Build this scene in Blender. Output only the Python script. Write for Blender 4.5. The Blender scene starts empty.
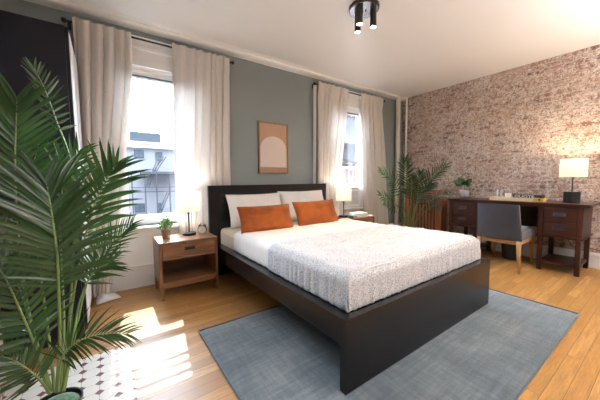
import bpy, bmesh, math, random
from mathutils import Vector, Matrix, noise
random.seed(7)
PI = math.pi
sc = bpy.context.scene
COL = sc.collection
vs = sc.view_settings
vs.view_transform = 'Standard'; vs.look = 'None'; vs.gamma = 1.0; vs.use_curve_mapping = False
vs.exposure = 1.12
SKY, SUN, UPL = 17.0, 14.0, 82.0
sc.cycles.max_bounces = 8
sc.cycles.diffuse_bounces = 5
sc.cycles.transparent_max_bounces = 16
sc.cycles.sample_clamp_indirect = 6.0
sc.cycles.caustics_reflective = False
sc.cycles.caustics_refractive = False
sc.cycles.use_denoising = True

# ------------------------------------------------------------------ materials
class N:
    """small wrapper around a node tree"""
    def __init__(s, name):
        s.m = bpy.data.materials.new(name); s.m.use_nodes = True
        s.nt = s.m.node_tree; s.nt.nodes.clear()
        s.out = s.nt.nodes.new('ShaderNodeOutputMaterial')
    def n(s, t, **kw):
        nd = s.nt.nodes.new('ShaderNode' + t)
        for k, v in kw.items(): setattr(nd, k, v)
        return nd
    def l(s, a, b): s.nt.links.new(a, b)
    def val(s, sock, v):
        if hasattr(v, 'is_output') or isinstance(v, bpy.types.NodeSocket): s.l(v, sock)
        else: sock.default_value = v
    def math(s, op, a, b=0.0, clamp=False):
        m = s.n('Math', operation=op, use_clamp=clamp); s.val(m.inputs[0], a); s.val(m.inputs[1], b); return m.outputs[0]
    def mix(s, f, a, b):
        m = s.n('Mix', data_type='RGBA'); s.val(m.inputs[0], f)
        for i, c in ((6, a), (7, b)):
            if isinstance(c, tuple): c = (c + (1,))[:4]
            s.val(m.inputs[i], c)
        return m.outputs[2]
    def coord(s, scale=(1, 1, 1), rot=(0, 0, 0), loc=(0, 0, 0)):
        t = s.n('TexCoord'); m = s.n('Mapping'); m.inputs['Scale'].default_value = scale
        m.inputs['Rotation'].default_value = rot; m.inputs['Location'].default_value = loc
        s.l(t.outputs['Object'], m.inputs[0]); return m.outputs[0]
    def noise(s, vec, scale, detail=4, rough=.55, col=False):
        t = s.n('TexNoise'); s.l(vec, t.inputs['Vector']); t.inputs['Scale'].default_value = scale
        t.inputs['Detail'].default_value = detail; t.inputs['Roughness'].default_value = rough
        return t.outputs['Color' if col else 'Fac']
    def ramp(s, f, stops):
        r = s.n('ValToRGB'); s.l(f, r.inputs[0]); e = r.color_ramp.elements
        while len(e) < len(stops): e.new(.5)
        for i, (p, c) in enumerate(stops): e[i].position = p; e[i].color = (c + (1,))[:4] if isinstance(c, tuple) else (c, c, c, 1)
        return r.outputs[0]
    def bsdf(s, col, rough=.5, metal=0, spec=.5, bump=None, bstr=.2, bdist=.01, coat=0, sheen=0, emit=None, estr=0):
        b = s.n('BsdfPrincipled')
        if isinstance(col, tuple): col = (col + (1,))[:4]
        s.val(b.inputs['Base Color'], col); s.val(b.inputs['Roughness'], rough); b.inputs['Metallic'].default_value = metal
        b.inputs['Specular IOR Level'].default_value = spec; b.inputs['Coat Weight'].default_value = coat
        b.inputs['Coat Roughness'].default_value = .15
        b.inputs['Sheen Weight'].default_value = sheen
        if emit: b.inputs['Emission Color'].default_value = emit + (1,); b.inputs['Emission Strength'].default_value = estr
        if bump is not None:
            bp = s.n('Bump'); bp.inputs['Strength'].default_value = bstr; bp.inputs['Distance'].default_value = bdist
            s.l(bump, bp.inputs['Height']); s.l(bp.outputs[0], b.inputs['Normal'])
        return b.outputs[0]
    def end(s, sh): s.l(sh, s.out.inputs[0]); return s.m

def plain(name, col, rough=.5, metal=0, spec=.5, var=.08, nscale=8, bstr=0, coat=0, sheen=0, emit=None, estr=0):
    g = N(name); v = g.coord(); f = g.noise(v, nscale)
    lo = tuple(max(0, c * (1 - var)) for c in col); hi = tuple(min(1, c * (1 + var)) for c in col)
    c = g.mix(f, lo, hi)
    return g.end(g.bsdf(c, rough, metal, spec, bump=f if bstr else None, bstr=bstr, coat=coat, sheen=sheen, emit=emit, estr=estr))

def wood(name, dark, light, axis=0, rough=.4, scale=1.0, coat=0.0, spec=.5):
    g = N(name)
    sc_ = [14 * scale] * 3; sc_[axis] = 1.3 * scale
    v = g.coord(scale=tuple(sc_)); f = g.noise(v, 2.2, 6, .6); f2 = g.noise(v, 9, 3, .6)
    m = g.math('ADD', g.math('MULTIPLY', f, .7), g.math('MULTIPLY', f2, .3))
    c = g.ramp(m, [(.32, dark), (.68, light)])
    return g.end(g.bsdf(c, rough, spec=spec, bump=f2, bstr=.08, bdist=.003, coat=coat))

def fabric(name, a, b, scale=300, rough=.9, bstr=.2, sheen=.3, trans=0, lo=.4, hi=.6):
    g = N(name); v = g.coord(); f = g.noise(v, scale, 2, .6); f2 = g.noise(v, 5, 3)
    c = g.mix(g.ramp(f, [(lo, 0.0), (hi, 1.0)]), a, b)
    sh = g.bsdf(c, rough, spec=.2, bump=f, bstr=bstr, bdist=.002, sheen=sheen)
    if trans:
        t = g.n('BsdfTranslucent'); g.l(c, t.inputs[0]); mx = g.n('MixShader'); mx.inputs[0].default_value = trans
        g.l(sh, mx.inputs[1]); g.l(t.outputs[0], mx.inputs[2]); sh = mx.outputs[0]
    return g.end(sh)

M = {}
M['ceiling'] = plain('ceiling_paint', (.87, .87, .88), .30, var=.025, nscale=1.5, spec=.6)
M['wall'] = plain('grey_green_paint', (.235, .262, .265), .75, var=.03, nscale=2)
M['white'] = plain('white_gloss_paint', (.88, .88, .87), .3, var=.02)
M['white_matt'] = plain('white_matt_paint', (.88, .88, .88), .7, var=.02)
M['cream'] = plain('cream_pipe_paint', (.62, .57, .50), .5, var=.03)
M['black_wood'] = wood('black_brown_wood', (.004, .003, .0035), (.010, .008, .009), 0, .27, spec=.4)
M['wardrobe'] = plain('black_wardrobe_foil', (.010, .009, .016), .45, spec=.2, var=.1, nscale=3)
M['door_white'] = plain('white_door_foil', (.85, .86, .88), .3, var=.01)
M['mirror'] = plain('wardrobe_mirror', (.75, .8, .85), .08, metal=1, var=.01)
M['walnut'] = wood('walnut_wood', (.10, .042, .018), (.23, .105, .046), 0, .34)
M['walnut_in'] = wood('walnut_wood_upright', (.095, .040, .018), (.22, .10, .045), 2, .36)
M['mahogany'] = wood('dark_mahogany_wood', (.018, .006, .004), (.060, .019, .011), 1, .34, spec=.3)
M['mahogany_up'] = wood('dark_mahogany_wood_upright', (.018, .006, .004), (.058, .018, .010), 2, .36, spec=.25)
M['slat'] = wood('red_brown_slat_wood', (.20, .065, .028), (.42, .16, .07), 2, .45)
M['oak'] = wood('light_oak_wood', (.28, .14, .055), (.48, .27, .12), 2, .42)
M['pale_wood'] = wood('pale_tray_wood', (.50, .36, .20), (.66, .50, .31), 1, .5)
M['gilt'] = wood('gilt_frame_wood', (.20, .12, .045), (.34, .21, .085), 2, .4)
M['black_metal'] = plain('black_metal', (.012, .012, .013), .35, metal=.3, var=.05)
M['dark_metal'] = plain('dark_handle_metal', (.10, .10, .10), .3, metal=.8, var=.1)
M['bronze'] = plain('bronze_metal', (.045, .035, .028), .3, metal=.7, var=.1)
M['nickel'] = plain('plate_nickel', (.42, .44, .50), .25, metal=.9, var=.04)
M['chair_fabric'] = fabric('charcoal_chair_fabric', (.028, .027, .035), (.068, .066, .084), 260)
M['curtain'] = fabric('linen_curtain_fabric', (.64, .59, .55), (.74, .69, .65), 320, trans=.10, bstr=.1)
M['curtain_lining'] = fabric('white_curtain_lining', (.78, .77, .76), (.86, .85, .84), 320, trans=.15, bstr=.1)
M['sheet'] = fabric('white_bed_linen', (.82, .80, .79), (.88, .87, .86), 150, bstr=.05, sheen=.1)
M['cream_sheet'] = fabric('cream_mattress_cover', (.66, .59, .50), (.72, .66, .57), 150, bstr=.05)
M['rust'] = fabric('rust_velvet', (.19, .042, .003), (.33, .075, .007), 7, rough=.7, bstr=.25, sheen=.12, lo=.3, hi=.7)
M['black_plastic'] = plain('black_plastic', (.015, .015, .016), .4)
M['leaf_stem'] = plain('palm_stem_green', (.16, .24, .07), .45, var=.2)
M['moss'] = fabric('green_moss', (.02, .07, .035), (.07, .16, .07), 90, bstr=.8)
M['paper'] = plain('white_book_cover', (.78, .78, .76), .5, var=.03)
M['paper_grey'] = plain('pale_grey_book_cover', (.52, .54, .55), .5, var=.05)
M['pages'] = plain('book_pages', (.74, .70, .62), .8, var=.08, nscale=200)
M['grey_card'] = plain('slate_blue_card', (.16, .21, .23), .5)
M['yellow'] = plain('yellow_card', (.62, .36, .05), .5)
M['letter'] = plain('white_lettering', (.85, .85, .85), .5, var=.01)
M['terracotta'] = plain('brown_clay', (.30, .17, .10), .75, var=.1, nscale=60)
M['stone_pot'] = fabric('speckled_grey_stone', (.30, .28, .28), (.44, .42, .41), 120, bstr=.1, sheen=0)
M['soil'] = fabric('dark_soil', (.02, .014, .01), (.06, .04, .028), 120, bstr=.6)
M['wax'] = plain('white_candle_jar', (.80, .78, .76), .35, var=.02)
M['print_tan'] = plain('print_tan', (.50, .31, .21), .8, var=.03)
M['print_cream'] = plain('print_cream', (.72, .60, .54), .8, var=.02)
M['print_brown'] = plain('print_brown', (.36, .24, .17), .8, var=.03)
M['ac_white'] = plain('white_plastic', (.80, .80, .80), .4, var=.01)
M['ac_grey'] = plain('grey_grille_plastic', (.50, .51, .54), .5, var=.01)
M['clock_face'] = plain('clock_face_cream', (.74, .70, .60), .5, var=.02)
M['bulb'] = plain('warm_lamp_bulb', (.9, .8, .6), .5, emit=(1, .72, .42), estr=12)
M['spot_lens'] = plain('warm_spot_lens', (.9, .85, .8), .5, emit=(1, .86, .66), estr=22)

def shade_mat(name, col, t):
    g = N(name); v = g.coord(); f = g.noise(v, 260, 2)
    c = g.mix(f, tuple(x * .95 for x in col), col)
    d = g.n('BsdfDiffuse'); g.l(c, d.inputs[0]); tr = g.n('BsdfTranslucent'); g.l(c, tr.inputs[0])
    mx = g.n('MixShader'); mx.inputs[0].default_value = t; g.l(d.outputs[0], mx.inputs[1]); g.l(tr.outputs[0], mx.inputs[2])
    return g.end(mx.outputs[0])
M['shade'] = shade_mat('linen_lamp_shade', (.90, .88, .83), .5)

def glass():
    g = N('window_glass'); t = g.n('BsdfTransparent'); t.inputs[0].default_value = (.97, .98, .99, 1)
    gl = g.n('BsdfGlossy'); gl.inputs['Roughness'].default_value = .02
    fr = g.n('Fresnel'); fr.inputs[0].default_value = 1.45
    mx = g.n('MixShader'); g.l(g.math('MULTIPLY', fr.outputs[0], .6), mx.inputs[0]); g.l(t.outputs[0], mx.inputs[1]); g.l(gl.outputs[0], mx.inputs[2])
    return g.end(mx.outputs[0])
M['glass'] = glass()

def leaf():
    g = N('palm_leaf_green'); v = g.coord(); f = g.noise(v, 9, 3)
    c = g.mix(f, (.010, .027, .013), (.036, .070, .026))
    sh = g.bsdf(c, .27, spec=.65)
    t = g.n('BsdfTranslucent'); t.inputs[0].default_value = (.08, .20, .035, 1)
    mx = g.n('MixShader'); mx.inputs[0].default_value = .22; g.l(sh, mx.inputs[1]); g.l(t.outputs[0], mx.inputs[2])
    return g.end(mx.outputs[0])
M['leaf'] = leaf()
M['bush'] = plain('bright_bush_green', (.13, .30, .05), .5, var=.4, nscale=60)
M['pothos'] = plain('deep_leaf_green', (.02, .075, .018), .35, var=.3, nscale=40)

def floor_mat():
    g = N('oak_strip_floor'); v = g.coord()
    br = g.n('TexBrick'); g.l(v, br.inputs['Vector']); br.offset = .37; br.offset_frequency = 2
    br.inputs['Color1'].default_value = (0, 0, 0, 1); br.inputs['Color2'].default_value = (1, 1, 1, 1); br.inputs['Mortar'].default_value = (.5, .5, .5, 1)
    br.inputs['Scale'].default_value = 1; br.inputs['Mortar Size'].default_value = .0011; br.inputs['Mortar Smooth'].default_value = .2
    br.inputs['Brick Width'].default_value = .82; br.inputs['Row Height'].default_value = .068; br.inputs['Bias'].default_value = 0
    # every plank has its own grain: shift the noise by the plank's random value
    cb = g.n('CombineXYZ'); g.l(g.math('MULTIPLY', br.outputs['Color'], 17.0), cb.inputs[2])
    ad = g.n('VectorMath', operation='ADD'); g.l(v, ad.inputs[0]); g.l(cb.outputs[0], ad.inputs[1])
    mp = g.n('Mapping'); mp.inputs['Scale'].default_value = (1.6, 22, 1); g.l(ad.outputs[0], mp.inputs[0])
    gr = g.noise(mp.outputs[0], 2.4, 6, .62)
    fine = g.noise(mp.outputs[0], 12, 3, .6)
    big = g.noise(v, 1.1, 2)
    base = g.ramp(br.outputs['Color'], [(0.0, (.27, .115, .024)), (.35, (.38, .175, .038)), (.7, (.47, .235, .058)), (1.0, (.60, .34, .12))])
    c = g.mix(g.ramp(gr, [(.36, .85), (.60, 0.0)]), base, (.26, .115, .03))
    c2 = g.mix(g.ramp(fine, [(.35, .38), (.6, 0.0)]), c, (.17, .075, .02))
    c3 = g.mix(g.ramp(big, [(.35, 0.0), (.7, .22)]), c2, (.50, .33, .16))
    c4 = g.mix(br.outputs['Fac'], c3, (.07, .03, .012))
    rg = g.ramp(gr, [(.3, .36), (.7, .48)])
    return g.end(g.bsdf(c4, rg, spec=.5, bump=g.math('SUBTRACT', fine, g.math('MULTIPLY', br.outputs['Fac'], 3)), bstr=.12, bdist=.002))
M['floor'] = floor_mat()

def brick_mat():
    g = N('worn_whitewashed_brick'); t = g.n('TexCoord'); sp = g.n('SeparateXYZ'); g.l(t.outputs['Object'], sp.inputs[0])
    cb = g.n('CombineXYZ'); g.l(g.math('ADD', sp.outputs[1], sp.outputs[0]), cb.inputs[0]); g.l(sp.outputs[2], cb.inputs[1])
    nz = g.noise(t.outputs['Object'], 11, 3, .6, col=True)
    sb = g.n('VectorMath', operation='SUBTRACT'); g.l(nz, sb.inputs[0]); sb.inputs[1].default_value = (.5, .5, .5)
    ms = g.n('VectorMath', operation='SCALE'); g.l(sb.outputs[0], ms.inputs[0]); ms.inputs['Scale'].default_value = .075
    ad = g.n('VectorMath', operation='ADD'); g.l(cb.outputs[0], ad.inputs[0]); g.l(ms.outputs[0], ad.inputs[1])
    br = g.n('TexBrick'); g.l(ad.outputs[0], br.inputs['Vector'])
    br.inputs['Color1'].default_value = (0, 0, 0, 1); br.inputs['Color2'].default_value = (1, 1, 1, 1); br.inputs['Mortar'].default_value = (.5, .5, .5, 1)
    br.inputs['Scale'].default_value = 1; br.inputs['Mortar Size'].default_value = .011; br.inputs['Mortar Smooth'].default_value = .45
    br.inputs['Brick Width'].default_value = .175; br.inputs['Row Height'].default_value = .060
    base = g.ramp(br.outputs['Color'], [(0, (.18, .095, .07)), (.3, (.31, .18, .14)), (.6, (.42, .27, .21)), (1, (.50, .36, .29))])
    n1 = g.noise(t.outputs['Object'], 19, 7, .78)
    n2 = g.noise(t.outputs['Object'], 3.2, 4, .6)
    n3 = g.noise(t.outputs['Object'], 60, 3, .7)
    wash = g.math('ADD', g.math('MULTIPLY', n1, .75), g.math('MULTIPLY', n2, .25))
    c = g.mix(g.ramp(wash, [(.45, 0.0), (.56, .95)]), base, (.67, .59, .54))
    c = g.mix(g.math('MULTIPLY', br.outputs['Fac'], .5), c, (.58, .50, .44))
    c = g.mix(g.ramp(n3, [(.37, .85), (.48, 0.0)]), c, (.13, .085, .07))
    h = g.math('SUBTRACT', g.math('MULTIPLY', n1, .8), g.math('MULTIPLY', br.outputs['Fac'], .6))
    return g.end(g.bsdf(c, .9, spec=.15, bump=h, bstr=.75, bdist=.018))
M['brick'] = brick_mat()
M['wall_dark'] = plain('glare_cutting_dark_wall', (.05, .048, .046), .85, var=.05)  # unseen wall coloured dark so the black bed wood reflects less light

def tile_mat():
    g = N('octagon_and_dot_tiles'); v = g.coord(); sp = g.n('SeparateXYZ'); g.l(v, sp.inputs[0])
    P = .076
    def cell(o): return g.math('ABSOLUTE', g.math('SUBTRACT', g.math('FRACT', g.math('DIVIDE', o, P)), .5))
    u, w = cell(sp.outputs[0]), cell(sp.outputs[1])
    s = g.math('ADD', u, w)                      # 1.0 at the cell's corners
    dot = g.math('GREATER_THAN', s, .745)
    gl = g.math('MAXIMUM', g.math('GREATER_THAN', u, .485), g.math('GREATER_THAN', w, .485))
    ring = g.math('MULTIPLY', g.math('GREATER_THAN', s, .72), g.math('LESS_THAN', s, .745))
    f = g.noise(v, 14, 4)
    wt = g.mix(f, (.62, .58, .52), (.74, .71, .66))
    c = g.mix(gl, wt, (.30, .27, .24)); c = g.mix(dot, c, (.13, .022, .03)); c = g.mix(ring, c, (.30, .27, .24))
    return g.end(g.bsdf(c, .5, spec=.4))
M['tile'] = tile_mat()

def rug_mat():
    g = N('blue_grey_rug_pile'); v = g.coord(); a = g.noise(g.coord(scale=(2, 26, 1)), 1.6, 4, .6)
    b = g.noise(g.coord(scale=(26, 2.5, 1)), 1.6, 4, .6); c0 = g.noise(v, 2.4, 4, .6); fn = g.noise(v, 420, 2)
    m = g.math('ADD', g.math('ADD', g.math('MULTIPLY', a, .3), g.math('MULTIPLY', b, .25)), g.math('MULTIPLY', c0, .45))
    c = g.ramp(m, [(.40, (.050, .070, .090)), (.51, (.105, .130, .150)), (.61, (.195, .212, .226))])
    c = g.mix(g.math('MULTIPLY', fn, .35), c, (.07, .09, .11))
    return g.end(g.bsdf(c, .95, spec=.1, bump=fn, bstr=.6, bdist=.004, sheen=.35))
M['rug'] = rug_mat()
M['rug_edge'] = fabric('rug_binding', (.05, .06, .075), (.10, .12, .14), 200)

def throw_mat():
    g = N('speckled_grey_throw'); v = g.coord()
    f = g.noise(v, 115, 3, .7); f2 = g.noise(v, 230, 2, .6); big = g.noise(g.coord(scale=(1, 5, 1)), 2.5, 3)
    m = g.math('ADD', g.math('MULTIPLY', f, .6), g.math('MULTIPLY', f2, .4))
    c = g.mix(g.ramp(m, [(.44, 0.0), (.53, 1.0)]), (.25, .27, .35), (.76, .77, .79))
    c = g.mix(g.ramp(big, [(.35, 0.0), (.7, .35)]), c, (.66, .65, .64))
    return g.end(g.bsdf(c, .95, spec=.1, bump=m, bstr=.5, bdist=.004, sheen=.2))
M['throw'] = throw_mat()
# outdoors
M['render'] = plain('pale_lavender_render', (.16, .155, .17), .9, var=.06, nscale=1)
M['slate'] = plain('blue_grey_roofing', (.030, .036, .046), .8, var=.35, nscale=2.5)
M['far_glass'] = plain('dark_far_glazing', (.03, .04, .055), .6, var=.3, nscale=3)
M['far_iron'] = plain('grey_fire_escape_iron', (.03, .03, .036), .7, var=.1)
M['far_brick'] = plain('red_far_brick', (.32, .15, .12), .9, var=.15, nscale=4)
M['asphalt'] = plain('grey_asphalt', (.05, .05, .05), .9, var=.1)

# ------------------------------------------------------------------ mesh helpers
def B(): return bmesh.new()
def box(bm, x0, x1, y0, y1, z0, z1, bev=0.0, seg=2):
    t = bmesh.new(); bmesh.ops.create_cube(t, size=1)
    for v in t.verts:
        v.co = Vector((x0 + (v.co.x + .5) * (x1 - x0), y0 + (v.co.y + .5) * (y1 - y0), z0 + (v.co.z + .5) * (z1 - z0)))
    if bev > 0: bmesh.ops.bevel(t, geom=list(t.edges), offset=bev, segments=seg, affect='EDGES', profile=.5)
    merge(bm, t); return bm
def merge(bm, t, mat=None):
    if mat is not None: bmesh.ops.transform(t, matrix=mat, verts=t.verts)
    me = bpy.data.meshes.new('tmp'); t.to_mesh(me); bm.from_mesh(me); bpy.data.meshes.remove(me); t.free()
def ring(bm, c, r, n, ax=None, ry=None):
    ry = r if ry is None else ry
    return [bm.verts.new(Vector(c) + Vector((r * math.cos(2 * PI * k / n), ry * math.sin(2 * PI * k / n), 0))) for k in range(n)]
def lathe(bm, cx, cy, prof, n=24, cap0=True, cap1=True):
    """prof: list of (radius, z)"""
    rs = [ring(bm, (cx, cy, z), r, n) for r, z in prof]
    for a, b in zip(rs, rs[1:]):
        for k in range(n): bm.faces.new((a[k], a[(k + 1) % n], b[(k + 1) % n], b[k]))
    if cap0: bm.faces.new(rs[0][::-1])
    if cap1: bm.faces.new(rs[-1])
    return bm
def tube(bm, pts, rad, n=8, caps=True):
    pts = [Vector(p) for p in pts]; rad = rad if isinstance(rad, (list, tuple)) else [rad] * len(pts)
    rs = []; up = None
    for i, p in enumerate(pts):
        t = (pts[min(i + 1, len(pts) - 1)] - pts[max(i - 1, 0)]).normalized()
        if up is None: up = t.orthogonal().normalized()
        up = (up - t * up.dot(t)).normalized(); s = t.cross(up)
        rs.append([bm.verts.new(p + (up * math.cos(2 * PI * k / n) + s * math.sin(2 * PI * k / n)) * rad[i]) for k in range(n)])
    for a, b in zip(rs, rs[1:]):
        for k in range(n): bm.faces.new((a[k], a[(k + 1) % n], b[(k + 1) % n], b[k]))
    if caps: bm.faces.new(rs[0][::-1]); bm.faces.new(rs[-1])
    return bm
def prism(bm, pts, y0, y1):
    """outline in (x,z) extruded along y"""
    a = [bm.verts.new((x, y0, z)) for x, z in pts]; b = [bm.verts.new((x, y1, z)) for x, z in pts]
    bm.faces.new(a); bm.faces.new(b[::-1]); n = len(pts)
    for i in range(n): bm.faces.new((a[i], b[i], b[(i + 1) % n], a[(i + 1) % n]))
    return bm
def taperbox(bm, b0, b1, z0, z1):
    """b0,b1 = (x0,x1,y0,y1) at bottom and top"""
    vs_ = []
    for (x0, x1, y0, y1), z in ((b0, z0), (b1, z1)):
        vs_.append([bm.verts.new(c) for c in ((x0, y0, z), (x1, y0, z), (x1, y1, z), (x0, y1, z))])
    a, b = vs_
    bm.faces.new(a[::-1]); bm.faces.new(b)
    for i in range(4): bm.faces.new((a[i], a[(i + 1) % 4], b[(i + 1) % 4], b[i]))
    return bm
def catmull(P, n=8):
    P = [Vector(p) for p in P]; Q = [P[0] * 2 - P[1]] + P + [P[-1] * 2 - P[-2]]; out = []
    for i in range(1, len(Q) - 2):
        for k in range(n):
            t = k / n; a, b, c, d = Q[i - 1], Q[i], Q[i + 1], Q[i + 2]
            out.append(.5 * ((2 * b) + (c - a) * t + (2 * a - 5 * b + 4 * c - d) * t * t + (3 * b - a - 3 * c + d) * t ** 3))
    out.append(P[-1]); return out

def thing(name, label, cat, loc=(0, 0, 0), group=None):
    o = bpy.data.objects.new(name, None); COL.objects.link(o); o.location = loc; o.empty_display_size = .05
    o['label'] = label; o['category'] = cat
    if group: o['group'] = group
    return o
def rootloc(o):
    v = Vector((0, 0, 0))
    while o is not None: v += o.location; o = o.parent
    return v
def part(name, bm, mat, parent=None, smooth=False, label=None, loc=None, kind=None, mats=None, sub=0):
    """build the bmesh (given in room coordinates) as one mesh object"""
    org = rootloc(parent) if parent else Vector(loc or (0, 0, 0))
    bmesh.ops.recalc_face_normals(bm, faces=bm.faces)
    bmesh.ops.translate(bm, vec=-org, verts=bm.verts)
    me = bpy.data.meshes.new(name); bm.to_mesh(me); bm.free()
    for m_ in (mats or [mat]): me.materials.append(M[m_] if isinstance(m_, str) else m_)
    if smooth:
        for p in me.polygons: p.use_smooth = True
    o = bpy.data.objects.new(name, me); COL.objects.link(o)
    if parent: o.parent = parent
    else: o.location = org
    if sub:
        s = o.modifiers.new('sub', 'SUBSURF'); s.levels = sub; s.render_levels = sub
    if label: o['label'] = label
    if kind: o['kind'] = kind
    return o
def solo(name, bm, mat, label, cat, loc, smooth=False, group=None, **kw):
    o = part(name, bm, mat, None, smooth, label, loc, **kw); o['category'] = cat
    if group: o['group'] = group
    return o
def struct(name, bm, mat, parent=None, smooth=False):
    o = part(name, bm, mat, parent, smooth)
    if parent is None: o['kind'] = 'structure'
    return o
def dup(root, loc, label, name=None):
    r = root.copy(); COL.objects.link(r); r.location = loc; r['label'] = label
    for ch in list(root.children):
        c = ch.copy(); COL.objects.link(c); c.parent = r
        for g_ in list(ch.children):
            d = g_.copy(); COL.objects.link(d); d.parent = c
    return r
def text_mesh(s, size, depth, mat4):
    cu = bpy.data.curves.new('t', 'FONT'); cu.body = s; cu.size = size; cu.extrude = depth; cu.resolution_u = 3
    ob = bpy.data.objects.new('t', cu); COL.objects.link(ob)
    dg = bpy.context.evaluated_depsgraph_get(); me = bpy.data.meshes.new_from_object(ob.evaluated_get(dg))
    bpy.data.objects.remove(ob); bm = bmesh.new(); bm.from_mesh(me); bpy.data.meshes.remove(me)
    bmesh.ops.transform(bm, matrix=mat4, verts=bm.verts); return bm

# ------------------------------------------------------------------ room shell
XL, XR, YB, YF, H0 = -0.72, 4.525, 3.064, -2.6, 2.51
WT = .16                                             # thickness of the window wall
OP = [(.10, .90, .60, 2.13), (2.67, 3.49, .60, 2.16)]   # window openings x0,x1,z0,z1
bm = B(); xs = [XL - .2, OP[0][0], OP[0][1], OP[1][0], OP[1][1], XR + .2]
for i in (0, 2, 4): box(bm, xs[i], xs[i + 1], YB, YB + WT, -.05, H0 + .1)
for (x0, x1, z0, z1) in OP:
    box(bm, x0, x1, YB, YB + WT, -.05, z0); box(bm, x0, x1, YB, YB + WT, z1, H0 + .1)
struct('wall_back', bm, 'wall')
struct('wall_right', box(B(), XR, XR + .2, YF, YB, -.05, H0 + .1), 'brick')
struct('wall_left', box(B(), XL - .2, XL, YF, YB, -.05, H0 + .1), 'wall')
struct('wall_front', box(B(), XL - .2, XR + .2, YF - .2, YF, -.05, H0 + .1), 'wall_dark')
struct('floor', box(B(), XL - .2, XR + .2, YF - .2, YB + WT, -.1, 0), 'floor')
struct('ceiling', box(B(), XL, XR, YF, YB, H0, H0 + .1), 'ceiling')
# cove moulding along the window wall
bm = B(); n = 12; pts = [(YB, 2.458), (YB - .010, 2.461)]
for k in range(n + 1):
    a = -PI / 2 + k / n * PI * .62; pts.append((YB - .045 - .050 * math.cos(a), 2.486 + .022 * math.sin(a)))
pts += [(YB - .135, 2.5095), (YB, 2.5095)]
a_ = [bm.verts.new((XL, y, z)) for y, z in pts]; b_ = [bm.verts.new((XR, y, z)) for y, z in pts]
for i in range(len(pts)): bm.faces.new((a_[i], a_[(i + 1) % len(pts)], b_[(i + 1) % len(pts)], b_[i]))
bm.faces.new(a_); bm.faces.new(b_[::-1])
struct('trim_1', bm, 'white')
# baseboards
def baseboard(name, pts):
    bm = B()
    for (x0, x1, y0, y1, hh, side) in pts:
        if side == 'y':
            box(bm, x0, x1, y1 - .018, y1, 0, hh - .03); box(bm, x0, x1, y1 - .026, y1, hh - .03, hh - .014, .003); box(bm, x0, x1, y1 - .012, y1, hh - .014, hh)
        elif side == 'x':
            box(bm, x1 - .018, x1, y0, y1, 0, hh - .03); box(bm, x1 - .026, x1, y0, y1, hh - .03, hh - .014, .003); box(bm, x1 - .012, x1, y0, y1, hh - .014, hh)
        else:
            box(bm, x0, x0 + .018, y0, y1, 0, hh)
    return struct(name, bm, 'white')
baseboard('baseboard_back', [(XL, XR, 0, YB, .235, 'y')])
baseboard('baseboard_right', [(0, XR, YF, YB - .03, .18, 'x')])
baseboard('baseboard_left', [(XL, 0, YF, 1.2, .18, 'l')])

# windows
for wi, (x0, x1, z0, z1) in enumerate(OP):
    bm = B(); y = YB
    # side casings, head casing with steps, sill with apron below, panel under the sill, jamb liners
    box(bm, x0 - .11, x0, y - .022, y, z0 - .02, z1 + .02, .004); box(bm, x1, x1 + .11, y - .022, y, z0 - .02, z1 + .02, .004)
    box(bm, x0 - .12, x1 + .12, y - .026, y, z1, z1 + .06, .004); box(bm, x0 - .12, x1 + .12, y - .02, y, z1 + .06, z1 + .15, .004)
    box(bm, x0 - .13, x1 + .13, y - .036, y, z1 + .15, z1 + .18, .006); box(bm, x0 - .14, x1 + .14, y - .03, y, z1 + .18, 2.40, .006)
    w = struct('window_%d' % (wi + 1), bm, 'white')
    bm = B(); box(bm, x0 - .14, x1 + .14, y - .075, y + .085, z0 - .035, z0, .008); box(bm, x0 - .11, x1 + .11, y - .018, y, z0 - .11, z0 - .035, .004)
    part('sill', bm, 'white', w)
    part('panel', box(B(), x0 - .11, x1 + .11, y - .008, y, .235, z0 - .11), 'white_matt', w)
    bm = B()
    box(bm, x0, x0 + .03, y, y + WT, z0, z1); box(bm, x1 - .03, x1, y, y + WT, z0, z1); box(bm, x0 + .03, x1 - .03, y, y + WT, z1 - .03, z1)
    box(bm, x0 + .03, x1 - .03, y + .085, y + WT + .03, z0 - .02, z0 + .012)
    part('jamb', bm, 'white', w)
    a, b_ = x0 + .03, x1 - .03
    def sash(ya, za, zb, bot, top):
        bm = B(); box(bm, a, a + .042, ya, ya + .03, za, zb, .003); box(bm, b_ - .042, b_, ya, ya + .03, za, zb, .003)
        box(bm, a + .042, b_ - .042, ya, ya + .03, za, za + bot, .003); box(bm, a + .042, b_ - .042, ya, ya + .03, zb - top, zb, .003)
        s = part('sash', bm, 'white', w)
        part('pane', box(B(), a + .042, b_ - .042, ya + .013, ya + .017, za + bot, zb - top), 'glass', s)
    if wi == 0:
        sash(y + .055, z0 + .012, 1.43, .09, .05); sash(y + .095, 1.385, z1 - .03, .045, .05)
    else:
        sash(y + .055, .93, 1.68, .05, .05); sash(y + .095, 1.30, z1 - .03, .045, .05)

# raised blinds at the head of each window
for wi, (x0, x1, z0, z1) in enumerate(OP):
    bm = B(); zt = z1 - .032
    box(bm, x0 + .034, x1 - .034, YB + .008, YB + .05, zt - .028, zt, .004)
    t = thing('window_blind', ('white pleated blind drawn up at the top of the window above the potted bush', 'white pleated blind drawn up at the top of the window beside the brick wall')[wi], 'blind', ((x0 + x1) / 2, YB + .03, zt - .05), group='raised white blinds')
    part('head_rail', bm, 'white', t)
    bm = B()
    for k in range(2): box(bm, x0 + .04, x1 - .04, YB + .01, YB + .046, zt - .036 - k * .008, zt - .029 - k * .008, .002)
    part('pleats', bm, 'white_matt', t)
    part('shadow_gap_strip', box(B(), x0 + .036, x1 - .036, YB + .01, YB + .046, zt - .050, zt - .046), 'black_metal', t, label='thin dark strip drawn as a shadow gap')  # dark strip stands in for the shadow gap below the blind

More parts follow.
